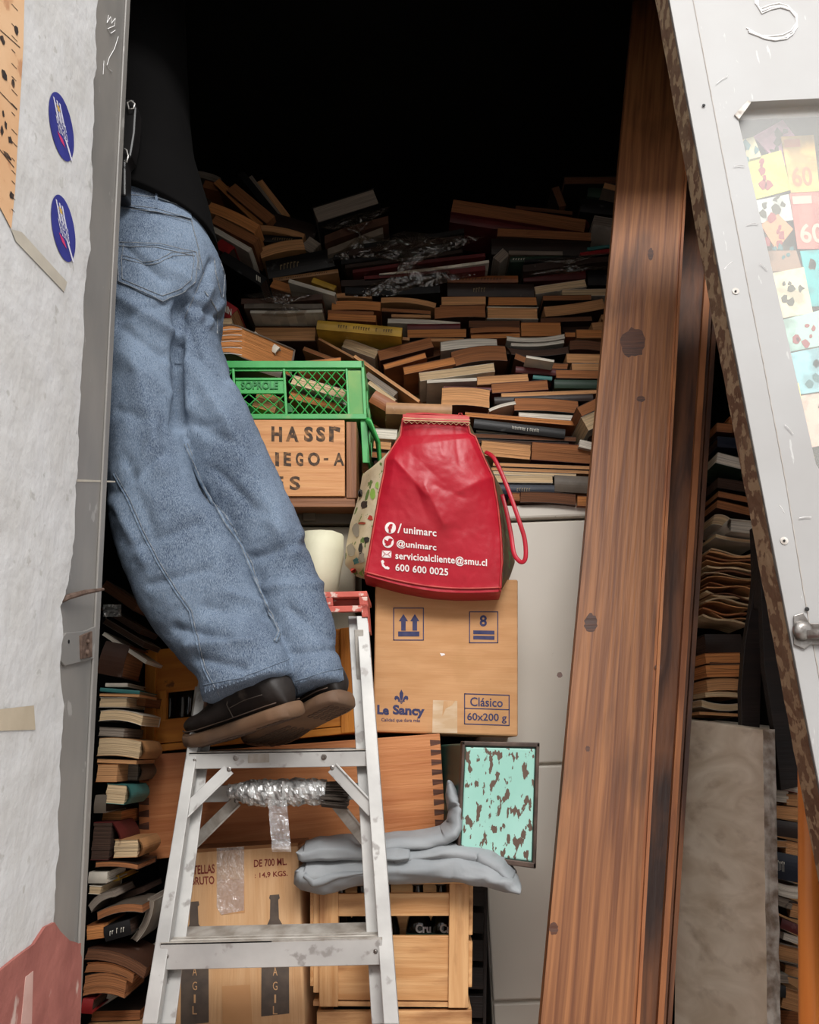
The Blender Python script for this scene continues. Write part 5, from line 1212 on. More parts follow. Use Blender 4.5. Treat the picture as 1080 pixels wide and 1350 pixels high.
# ================================================================== books
def book(x0,y0,x1,y1,h,st,cc,pc,label,grp='books in the main heap',Y=None,dep=.15,dx=0.,dz=0.,bend=0.,name='book',Y2=None,spine=None,title=None,cat='book'):
    if Y is None: Y=1.97+max(0,(655-(y0+y1)/2))*.0011
    if Y2 is None: Y2=Y
    A=P(x0,y0,Y);B=P(x1,y1,Y2);U=B-A;W=U.length;D=Vector((dx,1,dz)).normalized(); 
    V=D.cross(U).normalized()
    if V.z<0: V=-V
    m=(A+B)/2; a=proj(m); b=proj(m+V*.01); t=h*.01/max(1e-4,math.hypot(a[0]-b[0],a[1]-b[1]))
    n=6 if h*W>0 else 1; bend*=t
    def p(u,v,w): return A+U*u+V*((v-.5)*t+bend*(1-(2*u-1)**2))+D*w
    def strip(mb,u0,u1,v0,v1,w0,w1,mi=0,k=6):
        vs=[];ls=[]
        for i in range(k+1):
            u=u0+(u1-u0)*i/k
            for v,w in ((v0,w0),(v1,w0),(v1,w1),(v0,w1)):
                vs.append(p(u,v,w)); ls.append(Vector((u*W,v*t,w)))
        fs=[(i*4+j,i*4+(j+1)%4,(i+1)*4+(j+1)%4,(i+1)*4+j) for i in range(k) for j in range(4)]+[(3,2,1,0),(k*4,k*4+1,k*4+2,k*4+3)]
        mb.add(vs,fs,ls,mi)
    T=thing(name,p(.5,0,dep/2),label,cat,grp)
    hard=st in 'hHsl'; ov=.003 if hard else .0004
    c=min(.2,(.0024 if hard else .0007)/t)
    cm=cov(cc); pm=pag(pc); q=MB()
    iu=ov/W
    # covers
    strip(q,0,1,0,c,-ov*0,dep); strip(q,0,1,1-c,1,-ov*0,dep)
    pw0=ov; pu0,pu1=iu,1-iu
    if st in 'ph': strip(q,0,1,c,1-c,dep-.002,dep)             # spine far side
    elif st=='s':                                              # spine faces the viewer, rounded
        K=7; vs=[];ls=[]
        for i in range(7):
            u=i/6
            for k in range(K+1):
                v=k/K; r=math.sin(math.pi*v); vs.append(p(u,v,-.12*t*r)); ls.append(Vector((u*W,v*t,0)))
            for k in range(K+1):
                v=1-k/K; r=math.sin(math.pi*v); vs.append(p(u,v,.003-.12*t*r)); ls.append(Vector((u*W,v*t,.003)))
        L_=2*(K+1); fs=[(i*L_+j,i*L_+(j+1)%L_,(i+1)*L_+(j+1)%L_,(i+1)*L_+j) for i in range(6) for j in range(L_)]
        q.add(vs,fs,ls); pw0=.004
    elif st in 'lr':                                           # spine at left / right end
        s0=0 if st=='l' else 1; sg=-1 if st=='l' else 1; K=8; vs=[];ls=[]
        for w_ in (0,dep):
            for k in range(K+1):
                v=k/K; r=math.sin(math.pi*v); vs.append(p(s0+sg*.28*t/W*r,v,w_)); ls.append(Vector((v*t,v*t,w_)))
            for k in range(K+1):
                v=1-k/K; r=math.sin(math.pi*v); vs.append(p(s0+sg*(.28*t/W*r-.0022/W),v,w_)); ls.append(Vector((v*t,v*t,w_)))
        L_=2*(K+1); q.add(vs,[(j,(j+1)%L_,L_+(j+1)%L_,L_+j) for j in range(L_)],ls)
    q.build('cover',cm,T,smooth=False)
    q=MB()
    if h<=5: strip(q,pu0,pu1,c,1-c,pw0,dep-.003)
    else:
        L=max(2,int(h/4)); random.seed(int(x0*7+y0))
        for k in range(L):
            a_=c+(1-2*c)*k/L; b_=c+(1-2*c)*(k+1)/L; j=random.uniform(0,.0012); strip(q,pu0+j/W,pu1-j/W,a_,b_,pw0+j,dep-.003)
    q.build('page_block',pm,T)
    if title:
        q=MB(); tx,u0,u1,mt=title
        def tf(x,y):
            return P(x,y,Y-.002-.13*t),Vector((0,-1,0))
        L=lambda u,v:(x0+(x1-x0)*u, (y0+(y1-y0)*u)+h*v)
        if tx in ('MIN','III'): text(q,tx,(L(u0,-.25),L(u1,-.25),L(u1,.25),L(u0,.25)),tf,bold=.02)
        else:      # worn, unreadable lettering
            random.seed(len(tx)+int(x0)); k=u0; stp=(u1-u0)/(len(tx)*1.3)
            for ch in tx:
                if ch!=' ':
                    a_=random.uniform(-.2,-.12); b_=random.uniform(.12,.2); decal(q,[L(k,a_),L(k+stp*.75,a_),L(k+stp*.75,a_+.08),L(k+stp*.3,a_+.08),L(k+stp*.3,b_),L(k,b_)],tf)
                k+=stp*1.3
        q.build('spine_lettering',mt,T)
    return T
GOLD=M('gilt_lettering',(128,110,82),rough=.4); PALE=M('pale_lettering',(200,194,180),rough=.6); INKD=M('dark_lettering',(60,44,30),rough=.7)
g1='books tumbled at the top left of the heap'
B=[
(257,229,289,238,9,'p','G','G','grey-edged paperback poking out beside the black jacket, highest at the left',{'bend':.2}),
(268,242,300,250,10,'p','o','D','worn brown booklet lying just under the grey-edged one beside the jacket',{}),
(285,238,345,296,10,'p','o','O','long orange-brown book slanting steeply down right beside the jacket',{}),
(262,258,318,300,8,'p','g','K','dark book in the gap below the slanting orange-brown book',{'Y':2.36}),
(304,246,357,290,15,'p','b','D','old brown book slanting down, third of the leaning books at the top left',{'Y':2.38}),
(318,228,364,286,9,'s','k','G','black book slanting steeply among the leaning books at the top left',{'Y':2.42}),
(330,232,372,288,5,'p','G','G','thin grey book squeezed between black and tan leaning books',{'Y':2.46}),
(342,238,379,286,8,'p','t','T','tan-backed book outermost right of the leaning books at the top left',{'Y':2.46}),
(274,272,339,302,14,'p','t','O','wide light orange paperback in front of the leaning books',{'Y':2.26,'bend':.15}),
(281,288,338,318,12,'p','o','D','brown-edged paperback directly beneath the wide light orange one',{'Y':2.26}),
(280,301,330,330,7,'p','w','W','book with bright white pages slanting next to the jacket',{'Y':2.26}),
(356,290,417,308,22,'s','d','K','thick dark brown cover lying behind the bent tan booklet',{'Y':2.42}),
(340,300,401,312,8,'p','t','T','bent tan booklet above the black lettered spine at the left',{'bend':.3}),
(343,314,398,317,9,'s','k','G','black spine with small dull lettering, between two tan paperbacks at the left',{'title':('EDITORIAL',.3,.8,GOLD)}),
(343,334,401,322,14,'p','t','T','tan-paged paperback tilted up right, under the small black spine',{'bend':.2}),
(402,318,417,328,18,'p','G','G','short grey block standing at the right end of the tilted tan paperback',{}),
(288,320,305,331,14,'s','r','K','red cover corner beside the jeans hip',{'Y':2.2}),
(292,337,348,372,14,'s','k','K','shiny black slanting spine with a small white label beside the jeans hip',{'Y':2.18,'title':('III',.82,.92,PALE)}),
(352,356,440,339,24,'s','k','K','thick black spine with dim lettering above the yellowed thin book',{'title':('MANUAL',.2,.5,GOLD)}),
(360,369,446,357,5,'s','t','T','very thin yellowed spine with tiny lettering, under the thick black spine',{'title':('LA HISTORIA ... NOVELA',.1,.85,INKD)}),
(358,373,430,396,12,'p','o','O','orange-edged book slanting down right under the thin yellowed spine',{}),
(381,370,442,388,5,'s','w','W','narrow white spine slanting on the orange-edged book',{'Y':2.2}),
(412,369,442,380,7,'s','y','T','small olive-yellow book behind the narrow white spine',{'Y':2.26}),
(415,284,497,258,22,'h','k','G','large thick book with grey pages tilted on top of the film-wrapped pile',{'dep':.2,'Y':2.3}),
(336,420,420,421,14,'s','m','T','maroon spine lying under the crumpled film bundle',{}),
(334,440,417,440,20,'h','b','T','thick tan-paged book under the maroon spine, left of the yellow one',{}),
(333,441,366,462,10,'s','w','W','slim white book slanting beside the round-backed old volume',{'Y':2.05}),
(290,402,308,414,19,'s','r','T','red spine with white letters beside the jeans pocket',{'Y':2.08,'title':('MIN',.2,.85,PALE)}),
(288,424,306,423,8,'p','t','C','cream booklet under the red lettered spine beside the jeans',{'Y':2.05}),
(286,449,322,453,38,'h','G','O','bulky old volume with orange page end and frayed grey-brown cover, beside the jeans',{'Y':1.98,'dx':.9,'dep':.17,'bend':.12}),
(300,470,372,492,14,'s','G','K','grey-brown cover slanting down behind the green crate rim',{'Y':2.04}),
]
for b in B:
    o=dict(b[-1]); o.setdefault('grp',g1); ob=book(*b[:-1],**o)
    if b[8].startswith('bulky'):
        q=MB(); A_,B_=P(288,449,1.975),P(320,453,1.975)
        for k,(ya,yb) in enumerate(((436,434),(443,442),(451,450),(459,459),(466,468))): q.tube([P(287,ya,1.972),P(304,(ya+yb)/2-1,1.97),P(319,yb,1.972)],.0012,4)
        q.build('page_gap',MC['white_print'],ob)
C=[
(429,391,491,391,6,'p','t','T','thin tan booklet on top of the stack left of the dark wrapped magazines',{'bend':.3}),
(437,403,502,404,12,'p','o','O','orange-edged paperback second in the stack above the yellow spine',{'bend':.1}),
(432,411,493,413,5,'p','b','D','thin brown paperback third in the stack above the yellow spine',{}),
(432,417,496,420,9,'p','o','O','brown-edged paperback lying directly on the yellow spine',{}),
(418,428,530,438,12,'s','y','T','long bright yellow spine with dark lettering, left middle of the heap',{'title':('VIDA  MODERNA  Y  ARTE',.25,.9,INKD),'Y':2.14}),
(458,438,540,447,4,'p','t','T','very thin tan book just under the right half of the yellow spine',{}),
(453,451,497,467,13,'p','w','C','cream-paged paperback slanting down right below the yellow spine',{}),
(466,443,506,457,10,'p','o','D','brown paperback overlapped by the cream one below the yellow spine',{'Y':2.24}),
(497,446,532,456,8,'p','w','C','short cream paperback right of the slanting brown one',{'Y':2.24}),
(499,469,570,451,14,'p','b','D','dark brown-edged book tilted up right, left centre of the heap',{}),
(506,484,562,468,7,'p','o','O','thin orange paperback tilted up right under the dark brown one',{}),
(525,482,584,463,8,'p','d','B','dark brown book tilted up right behind the thin orange paperback',{'Y':2.24}),
(532,489,600,475,10,'p','o','O','orange-edged paperback tilted up right above the dark hollow',{}),
(400,459,447,477,5,'p','t','D','thin tan booklet slanting down above the green crate',{}),
(420,446,482,480,3,'p','t','T','hair-thin tan magazine slanting down toward the crate corner',{}),
(467,469,553,529,4,'p','t','T','long thin magazine slanting steeply down right of the green crate',{'Y':2.06}),
(476,474,545,526,4,'p','G','D','grey-brown thin magazine just under the steep long one',{'Y':2.08}),
(483,493,522,520,8,'p','G','G','bundle of shiny grey magazines beside the green crate corner',{'Y':2.05}),
(486,503,521,529,6,'p','w','C','pale magazine under the shiny grey bundle beside the crate',{'Y':2.05}),
(491,522,522,540,18,'s','o','O','orange cover slanting down beside the green crate side',{'Y':2.05}),
(509,538,596,541,15,'s','t','T','flat tan box-like book directly above the bag mouth at left',{'Y':2.03}),
(508,551,532,552,7,'p','t','C','small cream paperback left of the bag mouth',{}),
(494,571,524,573,13,'p','w','W','white-paged book left of the bag shoulder',{}),
(492,586,516,588,10,'p','t','T','tan-edged paperback below the white-paged one, left of the bag',{}),
(490,599,512,601,8,'p','d','D','dark magazine stack below the tan paperback, left of the bag',{}),
(492,611,508,612,8,'p','k','K','black-edged magazine lowest in the gap between crate and bag',{}),
(502,396,575,403,7,'p','t','T','wavy tan booklet on top of the second stack, right of the orange-edged one',{'bend':.5}),
(503,408,568,412,5,'p','b','D','thin brown magazine second in the stack under the wavy tan booklet',{}),
(516,416,568,417,4,'p','t','T','very thin tan paperback third under the wavy tan booklet',{}),
(511,423,607,428,6,'p','w','W','long white-paged magazine under the stack with the wavy booklet',{'bend':.2}),
(537,431,607,430,7,'s','m','K','maroon spine under the long white-paged magazine',{}),
(537,440,615,439,11,'p','d','O','orange-edged book under the maroon spine',{}),
(560,448,612,448,4,'p','t','T','slim tan paperback under the orange-edged book left of the white pair',{}),
(583,368,683,368,9,'s','o','T','long orange paper spine lying on the dark olive volume',{'title':('Historia General',.15,.8,INKD)}),
(590,382,704,383,17,'s','d','K','long dark olive-brown rounded spine at the top of the tidy stacks',{'title':('OBRAS',.3,.45,GOLD)}),
(582,397,641,396,11,'p','o','T','orange-tan paperback on top of the third stack, under the dark olive spine',{}),
(580,404,640,404,4,'p','d','D','thin dark paperback between orange-tan and brown ones in the third stack',{}),
(573,413,640,411,15,'p','b','D','wide brown-edged paperback at the bottom of the third stack top group',{'bend':.1}),
(581,457,656,453,12,'p','w','W','bright white-paged double book in the middle of the heap',{'bend':.2}),
(596,474,668,466,20,'r','b','D','thick brown-edged book tilted up right under the white-paged double',{'bend':.2}),
(553,497,652,484,11,'p','w','C','long cream-paged book tilted up right above the bluish strip',{}),
(563,503,629,500,4,'p','w','W','bluish white thin book under the long cream-paged one',{}),
(629,502,697,498,11,'p','t','T','pale tan paperback right of the bluish white strip',{}),
(644,397,708,397,11,'p','b','O','orange-edged paperback on top of the fourth stack',{}),
(642,412,710,413,16,'h','w','T','thick bright tan-paged book second in the fourth stack',{}),
(618,427,686,427,9,'r','d','B','dark grey-brown hardback on top of the stack below the third column',{}),
(620,436,686,435,7,'p','o','D','brown paperback below the dark grey-brown hardback',{'bend':.2}),
(621,444,686,442,6,'p','o','O','orange-brown paperback third below the dark grey-brown hardback',{}),
(687,434,740,434,18,'p','o','O','squarish orange-edged paperback below the thick bright tan-paged one',{}),
(741,432,780,431,12,'p','d','K','shadowed dark book right of the squarish orange-edged one',{'Y':2.26}),
(668,446,745,443,6,'p','w','W','white-paged magazine lying wavy below the squarish orange book',{'bend':-.6}),
(674,454,744,450,4,'p','w','W','second, thinner white-paged magazine under the wavy one',{'bend':-.6}),
(745,441,759,441,6,'p','o','O','tiny orange book end right of the white wavy magazines',{}),
(668,462,750,461,9,'p','k','K','curling black magazine under the white wavy magazines',{'bend':-.4}),
(679,469,749,483,8,'p','b','D','curved brown booklet under the curling black magazine',{'bend':-.5}),
(694,470,731,476,3,'p','w','W','thin white sliver tucked over the curved brown booklet',{'Y':2.1}),
(680,487,733,491,8,'s','m','K','brown-red spine under the curved brown booklet',{}),
(703,497,728,499,5,'s','l','T','small teal spine under the brown-red one',{}),
(733,493,799,494,11,'p','b','D','brown-edged book beside the plank, above the olive speckled one',{}),
(731,506,798,507,11,'s','g','K','speckled dark olive spine beside the plank',{}),
(648,512,723,507,13,'r','m','D','reddish brown book tilted slightly above the long tan strip',{}),
(661,521,795,516,5,'p','t','T','long tan-edged thin book reaching to the plank',{}),
(652,528,782,524,9,'s','d','K','long dark brown cover under the long tan-edged book',{}),
(678,533,763,537,17,'r','k','D','thick hardback with dark curved covers and dull brown pages, above the pale strip',{'bend':.1}),
(684,547,773,552,7,'p','w','W','long white-paged book under the dark curved hardback',{}),
(613,546,768,559,6,'p','o','O','long thin orange-brown book right of the bag mouth',{}),
(582,523,646,526,24,'p','b','T','thick tan paperback with a torn page edge just above the bag mouth',{'bend':.1}),
(585,512,648,514,6,'s','m','K','dark red cover lying on the torn tan paperback',{}),
(645,541,680,531,4,'p','w','W','short curved white booklet right of the torn tan paperback',{'bend':.4}),
(625,558,745,572,12,'s','k','K','black magazine with a tiny white title, right of the bag mouth',{'title':('LITERATURA Y CRÍTICA',.42,.72,PALE),'Y':2.05}),
(625,574,760,579,6,'p','d','B','dark shiny magazine under the black titled one',{}),
(625,581,750,586,5,'p','k','K','second dark shiny magazine under the black titled one',{}),
(628,567,738,574,4,'p','w','G','thin pale strip magazine sandwiched under the black titled one',{}),
(634,590,700,596,20,'p','t','T','thick tan-edged paperback right of the bag shoulder',{}),
(701,594,786,600,24,'r','m','D','big dark hardback with rounded maroon covers beside the plank foot of the heap',{}),
(650,612,785,617,5,'p','d','T','brown magazine topmost of the thin magazine layer above the cream book',{}),
(648,618,785,623,4,'p','t','T','tan magazine in the thin magazine layer above the cream book',{}),
(650,623,760,627,4,'p','w','C','cream magazine lowest in the thin magazine layer',{}),
(652,631,729,632,10,'p','w','C','cream-paged book just right of the red bag handle',{}),
(655,645,731,646,13,'s','n','K','dark navy spine on the white cabinet beside the handle',{'title':('TEATRO',.35,.6,GOLD)}),
(731,637,786,640,22,'s','G','G','mottled grey marbled book end beside the plank above the cabinet',{}),
(686,655,760,659,14,'p','b','B','frayed dark brown paperback lying on the white cabinet',{'bend':.1}),
(761,660,781,661,13,'p','o','O','short orange-tan book between frayed paperback and plank',{}),
(672,654,686,655,10,'p','o','D','tiny brown book left of the frayed paperback on the cabinet',{}),
(764,543,796,528,14,'p','b','D','brown book tilted up against the plank',{'Y':2.0}),
(771,559,793,549,20,'p','w','C','cream paperback tilted up against the plank, below the brown one',{'Y':2.0}),
(764,584,789,590,10,'p','w','W','white paperback slanting down beside the plank',{'Y':2.02}),
(778,577,792,567,10,'p','k','K','dark book tilted behind the white paperback beside the plank',{'Y':2.06}),
(705,383,773,373,10,'p','w','C','cream wedge-shaped booklet on top at the right, under the dark film bundle',{}),
(741,386,809,385,9,'p','w','C','cream-edged book beside the plank at the top of the fifth stack',{}),
(716,393,780,392,7,'p','d','D','thin brown book under the cream ones in the fifth stack',{}),
(718,411,797,400,14,'p','b','T','wide brown-tan book tilted up right in the fifth stack',{'bend':-.1}),
(713,422,781,420,6,'p','d','B','dark shadowed book under the wide brown-tan one',{}),
(760,440,804,440,11,'p','t','O','orange-tan paperback beside the plank in the middle of the heap',{}),
(781,431,806,428,11,'p','t','T','tan wedge book on the orange-tan paperback beside the plank',{}),
(793,418,808,418,7,'p','o','T','small tan book end next to the plank, above the tan wedge',{}),
(751,455,801,459,12,'p','b','B','red-brown worn book beside the plank, under the orange-tan paperback',{'bend':.2}),
(747,472,800,473,12,'p','t','T','tan book with an open gap beside the plank',{}),
(754,484,800,484,10,'p','w','T','light tan paperback under the gapped tan book beside the plank',{}),
(744,238,826,237,11,'h','k','B','dim dark hardback lying highest at the right, beside the plank',{'Y':2.44}),
(732,246,742,272,10,'p','d','B','dim dark book standing on end at the top right',{'Y':2.48}),
(796,244,823,251,8,'p','G','T','dim tan-edged book slanting at the top right beside the plank',{'Y':2.4}),
(775,252,823,258,14,'s','g','K','dim grey-green cover at the top right beside the plank',{'Y':2.46}),
(766,270,820,276,18,'s','k','K','black book in shadow at the top right beside the plank',{'Y':2.46}),
(783,290,820,296,12,'p','w','G','greyish white open book cover at the top right beside the plank',{'Y':2.38}),
(596,271,772,298,17,'r','m','D','largest long maroon hardback lying open-edged at the top of the heap',{'Y':2.42,'dep':.2}),
(594,286,765,312,14,'s','m','K','dark maroon boards directly beneath the largest hardback',{'Y':2.44}),
(680,273,755,281,5,'p','d','B','dim brown booklet behind the largest maroon hardback',{'Y':2.5}),
(656,306,780,312,11,'p','b','D','long brown-paged book below the largest maroon hardback',{'Y':2.36}),
(648,325,778,327,21,'s','d','K','dark brown boards under the long brown-paged book',{'Y':2.37}),
(655,343,668,331,12,'p','w','G','small pale grey book on end at the centre top',{'Y':2.34}),
(671,333,742,334,5,'p','G','G','thin grey-brown magazine under the dark brown boards',{}),
(673,342,742,341,7,'s','g','K','dark green booklet with small lettering under the thin grey-brown magazine',{'title':('ATLAS',.05,.3,PALE)}),
(766,336,816,329,6,'s','r','K','thin red spine beside the plank, upper right',{}),
(775,328,816,323,4,'s','l','T','thin teal magazine on the thin red spine beside the plank',{}),
(690,365,772,361,13,'s','m','K','dim reddish boards under the dark film-wrapped magazines at right',{'Y':2.3}),
(775,366,816,366,20,'s','k','K','dark book in shadow beside the plank, under the wrapped magazines',{'Y':2.3}),
(545,430,560,431,10,'p','d','B','dark book seen end-on behind the maroon spine',{'Y':2.4}),
]
for b in C:
    o=dict(b[-1]); book(*b[:-1],**o)
# second rank in shadow behind, filling the core of the heap
random.seed(31)
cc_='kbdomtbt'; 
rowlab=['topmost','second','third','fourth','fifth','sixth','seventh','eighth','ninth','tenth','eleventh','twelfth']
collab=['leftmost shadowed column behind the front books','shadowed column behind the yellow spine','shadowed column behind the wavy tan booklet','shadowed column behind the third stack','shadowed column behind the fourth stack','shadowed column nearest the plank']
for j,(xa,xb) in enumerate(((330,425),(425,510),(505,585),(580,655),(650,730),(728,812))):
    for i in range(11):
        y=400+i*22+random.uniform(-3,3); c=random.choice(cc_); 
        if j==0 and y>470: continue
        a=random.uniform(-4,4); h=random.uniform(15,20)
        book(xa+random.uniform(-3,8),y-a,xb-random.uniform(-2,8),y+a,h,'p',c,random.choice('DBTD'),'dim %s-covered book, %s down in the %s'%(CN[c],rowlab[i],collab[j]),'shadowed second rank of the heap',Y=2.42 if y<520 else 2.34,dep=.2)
# film wrapped magazine bundles
def bundle(rows,Y,label,wr,mat=WRAP,dep=.2,crn=.004):
    T=thing('magazine_bundle',P(sum(a for a,b in wr)/len(wr),max(b for a,b in wr),Y),label,'magazines','film-wrapped bundles of magazines')
    for (x0,y0,x1,y1,h,c) in rows:
        A=P(x0,y0,Y);B_=P(x1,y1,Y);V=Vector((0,0,1))*h*.5*pxm(A); D=Vector((0,dep,0))
        q=MB(); N=8; f=lambda u:(A*(1-u)+B_*u)+Vector((0,0,.25*h*pxm(A)*math.sin(u*3.1+x0)))
        for i in range(N):
            a,b=f(i/N),f((i+1)/N); q.hexa([a-V,b-V,b+V,a+V,a-V+D,b-V+D,b+V+D,a+V+D])
        q.build('magazine',cov(c),T)
    q=MB(); L=len(wr)//2; tp=wr[:L]; bt_=wr[L:][::-1]
    def wf(u,v):
        a=ev(tp,u); b=ev(bt_,u); x=a[0]*(1-v)+b[0]*v; y=a[1]*(1-v)+b[1]*v
        return P(x,y,Y-.014+.02*(2*v-1)**4+.02*(2*u-1)**6+crn*2.2*noise.noise(Vector((x*.06,y*.16,Y)))+crn*noise.noise(Vector((x*.22,y*.5,2))))
    q.grid(wf,50,24); q.build('film',mat,T,smooth=True,norm=False,label='glossy crumpled film')
bundle([(428,318,512,288,12,'b'),(432,330,505,306,10,'G'),(440,340,525,318,8,'k')],2.28,'tilted bundle under clear film beneath the large thick grey-paged book',[(420,300),(470,282),(515,272),(430,348),(480,338),(530,318)])
bundle([(450,345,600,322,6,'k'),(455,352,610,330,5,'d'),(465,358,640,336,5,'m'),(500,362,645,345,4,'w'),(480,368,640,352,7,'m'),(450,372,590,364,9,'d'),(455,384,580,380,10,'k'),(460,335,610,312,8,'d'),(480,325,612,303,7,'k')],2.25,'wide bundle of dark magazines under shiny film at the centre top of the heap',[(440,338),(530,305),(640,312),(448,392),(520,390),(645,358)])
bundle([(690,352,820,341,10,'d'),(692,345,818,335,4,'k')],2.26,'dark film-wrapped magazines at the upper right beside the plank',[(686,344),(750,338),(822,330),(690,362),(750,362),(822,352)])
bundle([(318,396,425,392,8,'b'),(322,405,425,402,7,'G'),(330,411,425,410,4,'w')],2.14,'crumpled film bundle above the maroon spine at the left of the heap',[(312,392),(360,382),(430,388),(328,416),(380,418),(432,412)],crn=.008)
# things inside the green crate
for i,(x0,y0,x1,y1,h,c,pp,lab) in enumerate(((385,500,455,520,12,'w','C','pale paperback leaning inside the green crate, seen through its right lattice'),(382,520,450,538,10,'o','O','orange-brown paperback low inside the green crate'),(392,484,450,478,14,'o','O','orange paperback high inside the green crate'),(336,525,366,534,22,'y','T','yellowish book inside the green crate under the embossed plate'),(400,508,462,534,5,'w','W','thin white booklet slanting inside the green crate'))):
    book(x0,y0,x1,y1,h,'p',c,pp,lab,'books inside the green crate',Y=1.99+.02*(i%3),dep=.1)

# ---- left column beside the jamb
gl='stack between the metal jamb and the ladder'
def YL(y): return 1.62
LC=[
(136,835,193,873,5,'p','w','W','long white-edged sheet slanting down above the ochre crate corner',{'dep':.1}),
(137,818,190,850,8,'p','G','K','dark grey magazine slanting down above the long white-edged sheet',{'dep':.1}),
(134,800,186,832,8,'p','b','K','brown-black magazine slanting down, upper left gap beside the jeans',{'dep':.1}),
(136,770,180,800,14,'p','d','B','dark brown book in the gap under the jeans thigh',{'dep':.1}),
(134,866,166,872,44,'s','b','D','dull brown board box standing between jamb and ochre crate',{}),
(139,903,168,903,5,'s','w','W','small white video-sized case lying on the teal spine',{}),
(132,909,184,913,5,'s','l','C','thin teal and yellow spine beside the ochre crate',{}),
(131,916,184,917,4,'p','t','T','thin tan book under the teal spine',{}),
(131,926,167,926,13,'p','w','C','cream-paged paperback under the thin tan book, near the jamb',{}),
(167,923,192,925,13,'p','b','D','brown-edged book right of the cream-paged paperback, touching the ochre crate',{'Y':1.66}),
(131,944,188,950,14,'p','w','C','colourful comic bundle curling beside the lower ochre crate',{'bend':.3}),
(130,964,164,966,12,'p','G','G','grey film-covered book under the colourful comic bundle',{}),
(129,985,185,989,24,'r','t','C','thick swollen old book with cream wavy pages beside the drawer box',{'bend':.1}),
(128,1003,180,1005,5,'p','t','T','thin tan cover directly under the swollen old book',{}),
(127,1019,155,1019,24,'p','o','T','tan paper block near the jamb, under the thin tan cover',{}),
(151,1018,182,1018,22,'r','G','G','grey rounded book right of the tan paper block',{'Y':1.66}),
(139,1046,166,1048,26,'r','l','C','cream-paged book with curved teal edge beside the drawer dovetails',{}),
(125,1060,140,1060,24,'s','G','K','short grey-brown book touching the jamb, left of the teal-edged one',{}),
(134,1078,160,1078,18,'p','t','O','orange-tan paper block on the maroon banded spine',{'Y':1.66}),
(121,1109,146,1109,50,'r','m','K','fat maroon book with raised bands on its rounded spine',{}),
(150,1119,182,1118,24,'r','t','C','cream wavy-paged old book right of the maroon banded one',{}),
(125,1140,182,1143,8,'p','d','D','dark shiny flattened book under the cream wavy-paged one',{'bend':.3}),
(117,1157,141,1157,15,'s','w','W','small white box with a printed end beside the jamb',{}),
(139,1161,157,1157,7,'s','y','T','yellow book corner behind the small white box',{'Y':1.66}),
(117,1173,133,1174,11,'p','w','C','cream book end under the small white box',{}),
(118,1199,150,1178,10,'p','G','G','grey magazine bending up right, upper of the curved pair',{'bend':.5}),
(128,1208,188,1198,11,'p','G','D','grey-brown magazine bending up right, lower of the curved pair',{'bend':.5}),
(142,1190,190,1172,8,'p','d','K','dark magazine behind the curved grey pair',{'Y':1.68}),
(114,1230,138,1227,19,'p','o','O','orange-tan block beside the jamb above the curled covers',{}),
(138,1232,172,1222,20,'s','k','K','black speckled cover with a white patch among the fallen magazines',{'title':('-- . --',.2,.8,PALE)}),
(176,1240,199,1186,9,'p','w','G','rolled grey magazine standing beside the ladder rail',{'bend':-.6,'Y':1.64}),
(113,1258,192,1283,16,'p','b','B','curled brown leather cover, upper of the two curled ones',{'bend':.5}),
(113,1276,176,1290,13,'p','o','D','curled orange-brown cover just under the upper curled one',{'bend':.5}),
(110,1300,166,1303,28,'p','d','D','thick dark frayed paperback under the curled covers',{'bend':.2}),
(124,1320,196,1262,22,'p','w','W','large off-white folded folder tilted up toward the ladder',{'Y':1.68,'bend':-.2}),
(108,1326,122,1327,20,'s','r','K','red book end at the bottom beside the jamb',{}),
(120,1340,185,1338,14,'p','d','D','dark book at the very bottom left beside the ladder foot',{'Y':1.66}),
]
for b in LC:
    o=dict(b[-1]); o.setdefault('Y',1.60); o.setdefault('dep',.11); o['grp']=gl; book(*b[:-1],**o)
x=P(150,1350,1.6); support((P(100,1352,1.6).x,1.6,0),(P(196,1352,1.6).x,1.82,P(150,1362,1.6).z),'plain brown carton on the floor under the left stack of books')
q=MB(); q.grid(lambda u,v:P(136+24*u,797+16*v,1.57+.012*noise.noise(Vector((u*5,v*5,1)))),14,10); q.build('crumpled_wrapper',FOIL,None,norm=False,label='small shiny crumpled wrapper beside the jamb at knee height',cat='wrapper')
